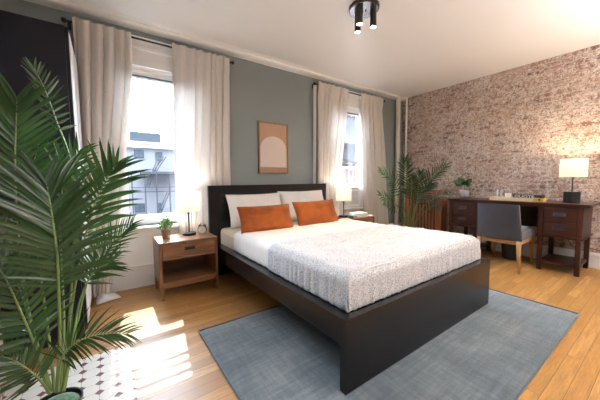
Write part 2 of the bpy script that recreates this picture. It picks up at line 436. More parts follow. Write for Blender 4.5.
# pipes in the corner
def pipe(x, y, r, label, mat):
    t = thing('pipe', label, 'pipe', (x, y, 0))
    part('tube', lathe(B(), x, y, [(r, 0.0), (r, H0 - .001)], 20), mat, t, smooth=False)
    bm = B(); lathe(bm, x, y, [(r * 1.5, .0), (r * 1.5, .012)], 20)
    part('floor_collar', bm, mat, t)
    for z in (1.35,):
        part('coupling', lathe(B(), x, y, [(r * 1.12, z), (r * 1.12, z + .05)], 20), mat, t)
pipe(4.27, 2.985, .038, 'thick cream riser pipe standing in the corner beside the curtain', 'cream')
pipe(4.475, 2.955, .017, 'thin white pipe running up the brick wall', 'white')

# fireplace pier and hearth on the left
struct('trim_2', box(B(), XL + .001, .07, .55, 1.972, 0, .012), 'tile')
bm = B(); box(bm, XL + .012, -.452, .75, 1.90, .012, .60)
solo('fireplace_pier', bm, 'brick', 'low whitewashed brick pier at the back edge of the tiled hearth', 'fireplace', (-.58, 1.4, .012))

# ------------------------------------------------------------------ curtains
def curtain(name, x0t, x1t, x0b, x1b, folds, label, seed, ret=None, yb=.0, x0m=None, x1m=None):
    """gathered panel: x limits at the top, the middle (z 1.0) and the hem"""
    rnd = random.Random(seed); x0m = x0b if x0m is None else x0m; x1m = x1b if x1m is None else x1m
    ph = [rnd.uniform(-.6, .6) for _ in range(40)]; am = [rnd.uniform(.55, 1.2) for _ in range(40)]
    wd = [rnd.uniform(.6, 1.5) for _ in range(folds)]; tot = sum(wd)
    cum = [0]
    for w in wd: cum.append(cum[-1] + w / tot)
    NU, NZ = folds * 12, 44
    t = thing(name, label, 'curtain', ((x0t + x1t) / 2, 2.99, 2.37))
    bm = B(); G = []
    for j in range(NZ + 1):
        z = 2.385 - (2.385 - .015) * (j / NZ); tt = (2.37 - z) / 2.355; row = []
        def lim(a, m, b):
            if z > 1.0: s = min(1, max(0, (2.3 - z) / 1.3)); s = s * s * (3 - 2 * s); return a + (m - a) * s
            s = (1.0 - z) / 1.0; return m + (b - m) * s
        X0, X1 = lim(x0t, x0m, x0b), lim(x1t, x1m, x1b)
        for i in range(NU + 1):
            u = i / NU
            k = 0
            while k < folds - 1 and u > cum[k + 1]: k += 1
            lu = (u - cum[k]) / (cum[k + 1] - cum[k])
            amp = .034 * am[k] * (.75 + .35 * min(1, max(0, tt)))
            w = math.sin(lu * 2 * PI) * .8 + .25 * math.sin(lu * 4 * PI + ph[k] * 2)
            uu = u + .28 / folds * math.sin(lu * 2 * PI + 1.2) * min(1, .4 + tt)
            yy = 2.985 + amp * w + .006 * math.sin(z * 3.1 + ph[k] * 3)
            k2 = min(1, max(0, (z - 2.19) / .1)); yy = yy * (1 - k2) + k2 * (2.962 + max(-.022, min(.010, amp * w * .8)))
            xx = X0 + (X1 - X0) * uu + .006 * math.sin(z * 2.3 + k)
            zz = z + (.012 * math.sin(lu * 2 * PI + ph[k]) if j == 0 else 0)
            yy = min(yy, 3.035); row.append(bm.verts.new((xx, yy - yb * max(0, tt) ** 2, zz)))
        G.append(row)
    for a, b in zip(G, G[1:]):
        for i in range(NU): bm.faces.new((a[i], a[i + 1], b[i + 1], b[i]))
    part('panel', bm, 'curtain', t, smooth=True)
    if ret is not None:                               # white lining turned back to the wall at the outer edge
        bm = B(); vsn = []
        xt, xb, d = ret
        for j in range(21):
            z = 2.36 - j / 20 * 2.33; x = xt + (xb - xt) * (1 - z / 2.4)
            vsn.append([bm.verts.new((x + dx, yy, z)) for dx, yy in ((0, 3.0), (d, 3.02), (d * 1.3, 3.034))])
        for a, b in zip(vsn, vsn[1:]):
            for i in range(2): bm.faces.new((a[i], a[i + 1], b[i + 1], b[i]))
        part('lining', bm, 'curtain_lining', t, smooth=True, label='white lining edge')
    return t
curtain('curtain', -.165, .24, -.16, -.02, 5, 'beige linen curtain hanging beside the tall black wardrobe', 3, x0m=-.17, x1m=.13)
curtain('curtain', .585, 1.165, .56, 1.08, 7, 'beige linen curtain hanging between the first window and the bed headboard', 5, x0m=.545, x1m=1.13)
curtain('curtain', 2.43, 3.01, 2.40, 2.95, 6, 'beige linen curtain hanging between the headboard and the narrow second window', 9, ret=(2.43, 2.40, -.02), x0m=2.41, x1m=2.86)
curtain('curtain', 3.29, 3.82, 3.42, 4.06, 6, 'beige linen curtain flaring at the hem near the corner pipes', 12, x0m=3.345, x1m=3.93, ret=(3.29, 3.345, .015))

def rod(x0, x1, label):
    t = thing('curtain_rod', label, 'curtain rod', ((x0 + x1) / 2, 2.985, 2.352), group='black curtain rods')
    part('pole', tube(B(), [(x0, 2.985, 2.352), (x1, 2.985, 2.352)], .009, 12), 'black_metal', t)
    for x, s in ((x0, -1), (x1, 1)):
        bm = B(); tube(bm, [(x, 2.985, 2.352), (x + s * .012, 2.985, 2.352), (x + s * .024, 2.985, 2.352), (x + s * .034, 2.985, 2.352)], [.013, .019, .019, .010], 12)
        part('finial', bm, 'black_metal', t)
        bm = B(); box(bm, x - s * .012 - .006, x - s * .012 + .006, 2.985, YB, 2.343, 2.352); box(bm, x - s * .012 - .012, x - s * .012 + .012, YB - .006, YB, 2.315, 2.372)
        part('bracket', bm, 'black_metal', t)
rod(-.20, 1.20, 'black curtain rod over the first window next to the wardrobe')
rod(2.40, 3.86, 'black curtain rod over the second window near the brick wall')

# pool of white fabric on the floor
bm = B(); rnd = random.Random(4); G = []
for i in range(15):
    row = []
    for j in range(9):
        u, v = i / 14, j / 8
        x = -.115 + .175 * u * (1 - .25 * v) ; y = 2.80 + .20 * v + .05 * u * (1 - v)
        h = .006 + .045 * math.sin(PI * min(1, u * 1.05)) ** .6 * math.sin(PI * v) ** .7 * (1.1 - .75 * u) + .008 * math.sin(u * 17 + v * 5) * math.sin(PI * u) * math.sin(PI * v)
        row.append(bm.verts.new((x, y, max(.004, h))))
    G.append(row)
for a, b in zip(G, G[1:]):
    for j in range(8): bm.faces.new((a[j], a[j + 1], b[j + 1], b[j]))
o = solo('folded_cloth', bm, 'curtain_lining', 'white cloth bunched on the floor between the wardrobe and the wall', 'cloth', (-.03, 2.9, 0.0), smooth=True)
sm = o.modifiers.new('s', 'SOLIDIFY'); sm.thickness = .004; sm.offset = 1

# ------------------------------------------------------------------ wardrobe
t = thing('wardrobe', 'tall black wardrobe with white door panels standing against the left wall', 'wardrobe', (-.42, 2.55, 0))
x0, x1, y0, y1 = -.715, -.165, 2.26, 2.86
bm = B(); box(bm, x0, x1, y0, y0 + .02, 0, 2.0, .0015); box(bm, x0, x1, y1 - .02, y1, 0, 2.0); box(bm, x0, x1, y0 + .02, y1 - .02, 1.975, 2.0)
box(bm, x0, x0 + .01, y0 + .02, y1 - .02, .06, 1.975); box(bm, x0 + .01, x1, y0 + .02, y1 - .02, .05, .07); box(bm, x1 - .04, x1 - .02, y0 + .02, y1 - .02, 0, .05)
part('body', bm, 'wardrobe', t)
for k in range(2):
    a = y0 + .003 + k * .298; b = a + .292
    d = part('door', box(B(), x1 + .001, x1 + .018, a, b, .055, 1.995, .002), 'wardrobe', t)
    part('panel', box(B(), x1 + .018, x1 + .022, a + .012, b - .024, .08, 1.97), 'door_white', d, label='glossy white door panel')
    hy = b - .014 if k == 0 else a + .014
    part('handle', box(B(), x1 + .018, x1 + .036, hy - .005, hy + .005, .85, 1.15, .002), 'nickel', d, label='slim nickel handle')

# ------------------------------------------------------------------ rug
bm = B(); x0, x1, y0, y1 = .468, 2.873, .415, 1.877
y0 = .40
nx, ny = 60, 40; G = []; rnd = random.Random(2)
for i in range(nx + 1):
    row = []
    for j in range(ny + 1):
        u, v = i / nx, j / ny; e = min(u, 1 - u) * 2.4; f = min(v, 1 - v) * 1.5; h = .011 * min(1, (min(e, f) / .018) ** .5 if min(e, f) > 0 else 0)
        x = x0 + (x1 - x0) * u; y = y0 + (y1 - y0) * v
        q = noise.noise(Vector((x * 3, y * 3, 0))) * .006
        if i in (0, nx): x += q
        if j in (0, ny): y += q
        row.append(bm.verts.new((x, y, .002 + h)))
    G.append(row)
for a, b in zip(G, G[1:]):
    for j in range(ny): bm.faces.new((a[j], b[j], b[j + 1], a[j + 1]))
t = thing('rug', 'blue-grey low pile rug lying under the foot of the bed', 'rug', (1.67, 1.14, 0))
part('pile', bm, 'rug', t, smooth=True)
bm = B()
for a, b in (((x0, y0), (x1, y0)), ((x1, y0), (x1, y1)), ((x1, y1), (x0, y1)), ((x0, y1), (x0, y0))):
    P = []
    for k in range(25):
        s = k / 24; x = a[0] + (b[0] - a[0]) * s; y = a[1] + (b[1] - a[1]) * s; q = noise.noise(Vector((x * 3, y * 3, 0))) * .006
        P.append((x + (q if a[0] == b[0] else 0), y + (q if a[1] == b[1] else 0), .0062))
    tube(bm, P, .006, 6)
part('bound_edge', bm, 'rug_edge', t, label='dark bound edge', smooth=True)

# ------------------------------------------------------------------ bed
bx0, bx1, by0, by1 = .876, 2.513, .873, 2.90
RZ = .013
t = thing('bed_frame', 'black-brown wooden bed frame with tall headboard standing on the rug', 'bed', ((bx0 + bx1) / 2, 1.9, RZ))
part('footboard', box(B(), bx0, bx1, by0, by0 + .04, RZ, .38, .0015), 'black_wood', t)
part('headboard', box(B(), bx0, bx1, by1, by1 + .038, RZ - .011, .988, .0015), 'black_wood', t)
for x, xx in ((bx0 + .002, bx0 + .03), (bx1 - .03, bx1 - .002)):
    part('side_rail', box(B(), x, xx, by0 + .04, by1, .245, .378, .0015), 'black_wood', t)
for x, xx in ((bx0 + .03, bx0 + .085), (bx1 - .085, bx1 - .03)):
    part('rail_ledge', box(B(), x, xx, by0 + .04, by1, .345, .377), 'black_wood', t)
part('foot_ledge', box(B(), bx0 + .085, bx1 - .085, by0 + .04, by0 + .06, .25, .377), 'black_wood', t)
bm = B()
for k in range(14): box(bm, bx0 + .03, bx1 - .03, by0 + .12 + k * .14, by0 + .19 + k * .14, .26, .278)
part('slats', bm, 'oak', t, label='pale wooden slats')
bm = B(); box(bm, 1.67, 1.72, by0 + .06, by1, .215, .259); box(bm, 1.675, 1.715, 1.8, 1.84, RZ, .215)
part('centre_beam', bm, 'black_metal', t)

MX0, MX1, MY0, MY1, MZ0, MZ1 = .972, 2.417, .95, 2.875, .279, .545
bm = B(); box(bm, MX0, MX1, MY0, MY1, MZ0, MZ1 - .012, .045, 4)
t = thing('mattress', 'thick mattress in a cream cover lying in the black bed frame', 'mattress', (1.69, 1.9, MZ0))
part('cover', bm, 'cream_sheet', t, smooth=True)
bm = B()
for z in (MZ0 + .03, MZ1 - .05):
    P = [(MX0 - .001, MY0 + .05, z), (MX0 - .001, MY1 - .05, z)]; tube(bm, P, .004, 6)
part('piping', bm, 'cream_sheet', t)

def drape(name, mat, label, cat, x0, x1, y0, y1, off, dropl, dropr, dropf, seed, wr=.006, fold=None, edge_noise=.012, floor_z=.384, thick=.006, group=None):
    """cloth over the mattress: a parameter grid whose overhang runs down the sides and the foot"""
    rnd = random.Random(seed); bm = B(); R_ = .05
    W_ = x1 - x0; zt = MZ1 + off
    nu, nv = 150, 120
    su0, su1 = -dropl, W_ + dropr; sv0, sv1 = -dropf, y1 - y0
    def wrap(s, L, lo, hi):
        """arc-length s along the section -> (horizontal offset, drop)"""
        def end(d):                         # d = distance past the start of the rounded edge
            q = R_ * PI / 2
            if d <= 0: return 0, 0
            if d < q: a = d / R_; return R_ * math.sin(a), R_ * (1 - math.cos(a))
            return R_, R_ + (d - q)
        if s < R_: h, dz = end(R_ - s); return lo + R_ - h, dz
        if s > L - R_ and hi is not None: h, dz = end(s - (L - R_)); return hi - R_ + h, dz
        return lo + s, 0
    G = []
    for i in range(nu + 1):
        row = []
        for j in range(nv + 1):
            s = su0 + (su1 - su0) * i / nu; v = sv0 + (sv1 - sv0) * j / nv
            X, dz1 = wrap(s, W_, x0, x1)
            if dropf > 0: Y, dz2 = wrap(v, 99, y0, None)
            else: Y, dz2 = y0 + v, 0
            z = zt - max(dz1, dz2) - .35 * min(dz1, dz2) * 0
            nz = noise.noise(Vector((s * 2.2 + seed, v * 2.2, 0))) * .010 + noise.noise(Vector((s * 7, v * 7 + seed, 3))) * wr
            if dz1 > .02 or dz2 > .02:
                ss = v if dz1 > dz2 else s
                q = math.sin(ss * 46 + 3 * noise.noise(Vector((ss * 5, seed, 0)))) * .006 + noise.noise(Vector((ss * 16, seed, 1))) * .008
                k = min(1, max(dz1, dz2) / .12)
                out = .006 + abs(q) * k
                if dz1 > .02: X += (-1 if s < W_ / 2 else 1) * out
                if dz2 > .02: Y -= out
            if dz1 < .02 and dz2 < .02: z += nz + .004
            if fold and dz1 < .02 and dz2 < .02: z += fold(X, Y)
            z = max(z, floor_z + .004 * math.sin(i * 1.7 + j * .9))
            if i in (0, nu): z += rnd.uniform(0, edge_noise)
            if j == 0 and dropf > 0: z += rnd.uniform(0, edge_noise * .6)
            row.append(bm.verts.new((X, Y, z)))
        G.append(row)
    for a, b in zip(G, G[1:]):
        for j in range(nv): bm.faces.new((a[j], a[j + 1], b[j + 1], b[j]))
    o = solo(name, bm, mat, label, cat, (1.69, 1.8, MZ1), smooth=True, group=group)
    m_ = o.modifiers.new('s', 'SOLIDIFY'); m_.thickness = thick; m_.offset = 1
    return o
def cfold(X, Y):
    return .012 * math.exp(-((Y - 2.33 - .03 * math.sin(X * 3)) / .03) ** 2) + .006 * math.exp(-((Y - 2.05 - .05 * math.sin(X * 4 + 1)) / .02) ** 2)
drape('coverlet', 'sheet', 'smooth white coverlet spread over the mattress below the rust cushions', 'blanket', MX0 - .006, MX1 + .006, MY0 - .004, 2.42, .006, .18, .15, 0, 3, fold=cfold, wr=.004)
def tfold(X, Y):
    r = 0
    for yy, am_, sl in ((1.52, .008, .10), (1.34, .007, .12), (1.62, .006, .08)):
        r += am_ * math.exp(-((Y - yy - sl * (X - 2.0)) / .012) ** 2) * (1 if X > 1.5 else max(0, (X - 1.2) / .3))
    return r
drape('throw_blanket', 'throw', 'speckled grey and white throw covering the foot half of the bed', 'blanket', MX0 - .016, MX1 + .014, MY0 - .014, 1.735, .020, .215, .17, .195, 8, fold=tfold, wr=.009)

# pillows
def pillow(name, label, mat, cx, cy, z0, w, h, th, lean, rotz, group, plump=2.0, ears=.10, seed=1, turn=0):
    """rounded cushion standing on its long edge and leaning back"""
    bm = B(); n, m_ = 26, 18; S = {}
    for side in (1, -1):
        for i in range(n + 1):
            for j in range(m_ + 1):
                u, v = -1 + 2 * i / n, -1 + 2 * j / m_
                edge = (1 - abs(u) ** 3.2) * (1 - abs(v) ** 3.2); d = th / 2 * max(0, edge) ** .55
                pin = 1 - ears * (1 - abs(u) ** 2) * abs(v) ** 4 * .6 ; pinu = 1 - ears * (1 - abs(v) ** 2) * abs(u) ** 4 * .5
                d += noise.noise(Vector((u * 2.6 + seed, v * 2.2, side))) * .014 * min(1, edge * 3) + noise.noise(Vector((u * 7 + seed, v * 6, side))) * .005 * min(1, edge * 3)
                key = (i, j, side) if 0 < i < n and 0 < j < m_ else (i, j, 0)
                if key not in S: S[key] = bm.verts.new((u * w / 2 * pinu, side * d if key[2] else 0, v * h / 2 * pin + h / 2))
    def g(i, j, s): return S[(i, j, s)] if (i, j, s) in S else S[(i, j, 0)]
    for s in (1, -1):
        for i in range(n):
            for j in range(m_):
                q = (g(i, j, s), g(i + 1, j, s), g(i + 1, j + 1, s), g(i, j + 1, s))
                bm.faces.new(q if s < 0 else q[::-1])
    # slight slump forwards
    mt = Matrix.Translation((cx, cy, z0)) @ Matrix.Rotation(rotz, 4, 'Z') @ Matrix.Rotation(turn, 4, 'Y') @ Matrix.Rotation(-lean, 4, 'X')
    bmesh.ops.transform(bm, matrix=mt, verts=bm.verts)
    t = thing(name, label, 'pillow' if mat == 'sheet' else 'cushion', (cx, cy, z0), group=group)
    part('cover', bm, mat, t, smooth=True)
    bm = B(); P = []
    for k in range(65):
        a = 2 * PI * k / 64; u = max(-1, min(1, 1.42 * math.cos(a))); v = max(-1, min(1, 1.42 * math.sin(a)))
        pin = 1 - ears * (1 - u * u) * abs(v) ** 4 * .6; pinu = 1 - ears * (1 - v * v) * abs(u) ** 4 * .5
        P.append(mt @ Vector((u * w / 2 * pinu, 0, v * h / 2 * pin + h / 2)))
    tube(bm, P, .0035, 6)
    part('seam', bm, mat, t, smooth=True)
    return t
PZ = MZ1 + .012
pillow('pillow', 'white pillow leaning on the headboard behind the left rust cushion', 'sheet', 1.365, 2.68, PZ - .012, .67, .37, .17, math.radians(22), 0, 'white pillows', seed=2)
pillow('pillow', 'white pillow leaning on the headboard behind the right rust cushion', 'sheet', 2.03, 2.70, PZ - .012, .68, .385, .17, math.radians(22), math.radians(-2), 'white pillows', seed=6)
pillow('lumbar_cushion', 'long rust orange velvet cushion nearest the lamp with the alarm clock', 'rust', 1.258, 2.28, PZ - .018, .56, .275, .12, math.radians(24), math.radians(-3), 'rust cushions', seed=11)
pillow('lumbar_cushion', 'long rust orange velvet cushion on the window side of the bed, second from the wardrobe', 'rust', 1.90, 2.29, PZ - .016, .62, .285, .12, math.radians(22), math.radians(5), 'rust cushions', seed=17)

# ------------------------------------------------------------------ nightstands
def nightstand(x0, y0, label):
    x1, y1, zt, zb = x0 + .50, y0 + .385, .51, .135
    t = thing('nightstand', label, 'nightstand', ((x0 + x1) / 2, (y0 + y1) / 2, 0))
    part('top', box(B(), x0, x1, y0, y1, zt - .022, zt, .003), 'walnut', t)
    for a, b in ((x0, x0 + .02), (x1 - .02, x1)): part('side_panel', box(B(), a, b, y0, y1, zb, zt - .022, .002), 'walnut_in', t)
    part('back_panel', box(B(), x0 + .02, x1 - .02, y1 - .012, y1, zb, zt - .022), 'walnut', t)
    part('shelf', box(B(), x0 + .02, x1 - .02, y0 + .006, y1 - .012, zb, zb + .02, .001), 'walnut', t)
    part('divider', box(B(), x0 + .02, x1 - .02, y0, y1 - .012, .352, .372, .002), 'walnut', t)
    d = part('drawer', box(B(), x0 + .024, x1 - .024, y0 + .004, y0 + .022, .376, zt - .026, .002), 'walnut', t)
    box_ = box(B(), x0 + .03, x1 - .03, y0 + .022, y1 - .05, .38, .46); part('drawer_box', box_, 'walnut_in', t)
    cx, cz = (x0 + x1) / 2, .438; bm = B()
    tube(bm, [(cx - .04, y0 + .004, cz - .008), (cx - .036, y0 - .012, cz - .003), (cx, y0 - .017, cz + .006), (cx + .036, y0 - .012, cz - .003), (cx + .04, y0 + .004, cz - .008)], [.004, .006, .009, .006, .004], 8)
    box(bm, cx - .045, cx + .045, y0 + .0005, y0 + .004, cz - .016, cz + .012, .001)
    part('handle', bm, 'black_metal', d, label='dark metal cup pull')
    part('apron', box(B(), x0 + .035, x1 - .035, y0 + .008, y0 + .026, zb - .032, zb - .001), 'walnut', t)
    for ax, bx, sx in ((x0, x0 + .032, 0), (x1 - .032, x1, 0)):
        for ay, by in ((y0 + .002, y0 + .034), (y1 - .034, y1 - .002)):
            part('leg', taperbox(B(), (ax + .004, bx - .004, ay + .004, by - .004), (ax + .001, bx - .001, ay, by), 0, zb), 'walnut_in', t)
    return t
ns = nightstand(.338, 2.545, 'walnut nightstand with one drawer beside the first window, left of the bed')
ns2 = dup(ns, ns.location + Vector((2.285, 0, 0)), 'walnut nightstand on the far side of the bed, mostly hidden by the mattress')
ns['group'] = ns2['group'] = 'walnut nightstands'

def table_lamp(cx, cy, label):
    z0 = .5105
    t = thing('table_lamp', label, 'lamp', (cx, cy, z0), group='nightstand lamps')
    part('base', lathe(B(), cx, cy, [(.062, z0), (.064, z0 + .004), (.064, z0 + .02), (.060, z0 + .024)], 32), 'black_metal', t)
    bm = B(); tube(bm, [(cx, cy, z0 + .024), (cx, cy, z0 + .285)], .0065, 12); lathe(bm, cx, cy, [(.012, z0 + .21), (.012, z0 + .235)], 16)
    part('stem', bm, 'bronze', t)
    for s in (-1, 1): part('rod', tube(B(), [(cx + s * .028, cy, z0 + .024), (cx + s * .028, cy, z0 + .23), (cx, cy, z0 + .24)], .003, 8), 'nickel', t, label='thin pale metal rod')
    bm = B(); R0, R1, za, zb = .110, .107, .742, .930
    rs = [ring(bm, (cx, cy, z), r, 40) for r, z in ((R0, za), (R1, zb), (R1 - .003, zb), (R0 - .003, za))]
    for a, b in zip(rs, rs[1:] + rs[:1]):
        for k in range(40): bm.faces.new((a[k], a[(k + 1) % 40], b[(k + 1) % 40], b[k]))
    s_ = part('lamp_shade', bm, 'shade', t, smooth=False)
    bm = B()
    for k in range(3):
        a = k * 2 * PI / 3 + .4; tube(bm, [(cx, cy, z0 + .285), (cx + .11 * math.cos(a), cy + .11 * math.sin(a), .915)], .0018, 6)
    part('shade_holder', bm, 'bronze', t)
    bm = B(); bmesh.ops.create_uvsphere(bm, u_segments=16, v_segments=10, radius=.026); bmesh.ops.translate(bm, vec=(cx, cy, .835), verts=bm.verts)
    part('bulb', bm, 'bulb', t, smooth=True, label='glowing warm bulb')
    return t
def lamp_light(x, y, z, e, r=.03, col=(1, .70, .42)):
    l = bpy.data.lights.new('bulb_light', 'POINT'); l.energy = e; l.color = col; l.shadow_soft_size = r
    o = bpy.data.objects.new('bulb_light', l); COL.objects.link(o); o.location = (x, y, z); return o
l1 = table_lamp(.645, 2.80, 'table lamp with white drum shade on the nightstand with the alarm clock')
l2 = dup(l1, Vector((2.735, 2.78, .5105)), 'table lamp with white drum shade standing beside the stack of books')
lamp_light(.645, 2.80, .862, 5, col=(1, .93, .85)); lamp_light(2.735, 2.78, .862, 5, col=(1, .86, .72))

# alarm clock
cx, cy, cz = .745, 2.70, .5115
t = thing('alarm_clock', 'round black twin-bell alarm clock with a pale face on the nightstand', 'clock', (cx, cy, cz))
mt = Matrix.Translation((cx, cy, cz + .052)) @ Matrix.Rotation(math.radians(-28), 4, 'Z') @ Matrix.Rotation(PI / 2, 4, 'X')
bm = B(); lathe(bm, 0, 0, [(.034, -.022), (.040, -.018), (.042, .0), (.042, .018), (.038, .020), (.036, .014)], 32, cap1=True); bmesh.ops.transform(bm, matrix=mt, verts=bm.verts)
part('case', bm, 'black_metal', t)
bm = B(); lathe(bm, 0, 0, [(.036, .0145), (.036, .0165)], 32); bmesh.ops.transform(bm, matrix=mt, verts=bm.verts)
f = part('dial', bm, 'clock_face', t, label='pale cream dial')
bm = B(); box(bm, -.0014, .0014, -.004, .026, .0170, .0180); t2 = B(); box(t2, -.0016, .0016, -.003, .018, .0170, .0180); merge(bm, t2, Matrix.Rotation(2.1, 4, 'Z'))
for k in range(12):
    t2 = B(); box(t2, -.001, .001, .028, .033, .0168, .0174); merge(bm, t2, Matrix.Rotation(k * PI / 6, 4, 'Z'))
bmesh.ops.transform(bm, matrix=mt, verts=bm.verts); part('hands', bm, 'black_metal', f)
for s in (-1, 1):
    bm = B(); tm = B(); lathe(tm, 0, 0, [(.018, 0), (.017, .006), (.012, .012), (.004, .015)], 20); merge(bm, tm, mt @ Matrix.Translation((s * .021, .037, 0)) @ Matrix.Rotation(-s * .5, 4, 'Z') @ Matrix.Rotation(-PI / 2, 4, 'X'))
    part('bell', bm, 'dark_metal', t, smooth=True)
    bm = B(); tm = B(); tube(tm, [(s * .022, -.03, 0), (s * .034, -.050, 0)], .004, 8); merge(bm, tm, mt); part('foot', bm, 'dark_metal', t)
bm = B(); tm = B(); tube(tm, catmull([(-.018, .050, 0), (-.012, .064, 0), (.012, .064, 0), (.018, .050, 0)], 6), .0022, 8); merge(bm, tm, mt); part('handle', bm, 'dark_metal', t)

# small bush in a clay pot
cx, cy, cz = .425, 2.73, .5105
t = thing('potted_bush', 'small bright green bush in a brown clay pot on the nightstand', 'plant', (cx, cy, cz))
part('pot', lathe(B(), cx, cy, [(.030, cz), (.038, cz + .086), (.038, cz + .090), (.034, cz + .090), (.033, cz + .078)], 24, cap1=True), 'terracotta', t, smooth=False)
rnd = random.Random(5); bm = B()
def leaflet(bm, p, d, n_, L_, W_, bend=.2, seg=3):
    d = d.normalized(); s = d.cross(n_).normalized(); n2 = s.cross(d); prev = None
    for k in range(seg + 1):
        u = k / seg; w = W_ * .5 * (math.sin(PI * min(1, u * .92 + .08)) ** .7); c = p + d * L_ * u - n2 * bend * L_ * u * u
        cur = [bm.verts.new(c - s * w), bm.verts.new(c + s * w)] if k < seg else [bm.verts.new(c)]
        if prev: bm.faces.new((prev[0], prev[1], cur[1], cur[0]) if len(cur) == 2 else (prev[0], prev[1], cur[0]))
        prev = cur
stems = B()
for k in range(60):
    a = rnd.uniform(0, 2 * PI); el = rnd.uniform(.05, 1.45); L_ = rnd.uniform(.07, .105)
    tip = Vector((cx, cy, cz + .085)) + Vector((math.cos(a) * math.cos(el) * .78, math.sin(a) * math.cos(el) * .78, math.sin(el) * 1.15)) * L_
    tube(stems, [(cx + rnd.uniform(-.015, .015), cy + rnd.uniform(-.015, .015), cz + .078), tip], .0009, 4)
    for q in range(7):
        pp = Vector((cx, cy, cz + .085)).lerp(tip, rnd.uniform(.55, 1.05)); dv = Vector((rnd.gauss(0, 1), rnd.gauss(0, 1), rnd.gauss(.5, 1)))
        leaflet(bm, pp, dv, Vector((rnd.gauss(0, 1), rnd.gauss(0, 1), 1.3)), rnd.uniform(.014, .024), .011, .2, 2)
part('foliage', bm, 'bush', t); part('stems', stems, 'leaf_stem', t)

# books and box on the far nightstand
def book(x0, x1, y0, y1, z0, h, mat, label, rz=0):
    t = thing('book', label, 'book', ((x0 + x1) / 2, (y0 + y1) / 2, z0))
    bm = B(); box(bm, x0, x1, y0, y1, z0, z0 + .003, .0008); box(bm, x0, x1, y0, y1, z0 + h - .003, z0 + h, .0008); box(bm, x0, x0 + .003, y0, y1, z0 + .003, z0 + h - .003)
    part('cover', bm, mat, t); part('pages', box(B(), x0 + .003, x1 - .004, y0 + .004, y1 - .004, z0 + .003, z0 + h - .003), 'pages', t); return t
book(2.80, 3.06, 2.60, 2.78, .5105, .026, 'paper_grey', 'pale grey hardback at the bottom of the stack on the far nightstand')
book(2.815, 3.045, 2.61, 2.775, .537, .028, 'paper', 'white hardback on top of the stack on the far nightstand')
t = thing('card_box', 'small slate blue card box beside the white books on the far nightstand', 'box', (2.755, 2.62, .5105))
part('body', box(B(), 2.715, 2.79, 2.575, 2.66, .5105, .543, .001), 'grey_card', t); part('lid', box(B(), 2.713, 2.792, 2.573, 2.662, .543, .553, .001), 'paper_grey', t)
bm = lathe(B(), 3.085, 2.60, [(.020, .5105), (.030, .514), (.036, .522), (.034, .522), (.028, .517), (.004, .5145)], 24)
solo('trinket_dish', bm, 'paper', 'tiny white dish on the outer corner of the far nightstand', 'dish', (3.085, 2.60, .5105), smooth=True)

# window air conditioner in the second window
t = thing('air_conditioner', 'white window air conditioner with a grey grille under the raised sash', 'air conditioner', (3.14, YB, .70))
ax0, ax1, az0, az1 = 2.90, 3.445, .602, .928
part('body', box(B(), ax0, ax1, YB - .02, YB + .22, az0, az1, .01), 'ac_white', t)
bm = B()
for k in range(12): box(bm, ax0 + .10, ax1 - .12, YB - .024, YB - .020, az0 + .05 + k * .017, az0 + .058 + k * .017)
part('grille', bm, 'ac_grey', t, label='grey horizontal grille')
bm = B()
for k in range(4): box(bm, ax1 - .30 + k * .045, ax1 - .27 + k * .045, YB - .023, YB - .020, az1 - .035, az1 - .028)
part('control_panel', bm, 'black_plastic', t, label='row of small dark marks')
part('filler_panel', box(B(), 2.705, ax0 - .001, YB + .06, YB + .075, az0 + .012, az1), 'ac_white', t)

# framed print
x0, x1, z0, z1 = 1.545, 1.975, 1.125, 1.765
t = thing('framed_print', 'gilt framed print of a pale arch hanging above the bed', 'picture', ((x0 + x1) / 2, YB, z0))
f_ = .016; bm = B(); box(bm, x0, x0 + f_, YB - .034, YB - .001, z0, z1, .001); box(bm, x1 - f_, x1, YB - .034, YB - .001, z0, z1, .001)
box(bm, x0 + f_, x1 - f_, YB - .034, YB - .001, z0, z0 + f_, .001); box(bm, x0 + f_, x1 - f_, YB - .034, YB - .001, z1 - f_, z1, .001)
part('frame', bm, 'gilt', t)
pr = part('print', box(B(), x0 + f_, x1 - f_, YB - .018, YB - .004, z0 + f_, z1 - f_), 'print_tan', t, label='tan print')
w = (x1 - x0) / 2 - f_ - .006; xc = (x0 + x1) / 2; pts = [(xc - w, z0 + .082), (xc + w, z0 + .082)]
hc = .30; pts += [(xc + w * math.cos(a * PI / 24), z0 + hc + (w * .95) * math.sin(a * PI / 24) * .92) for a in range(25)]
part('arch', prism(B(), pts, YB - .0190, YB - .0175), 'print_cream', pr, label='pale pink arch')
part('ground_band', box(B(), x0 + f_, x1 - f_, YB - .0188, YB - .0175, z0 + f_, z0 + .078), 'print_brown', pr, label='brown band at the foot of the print')

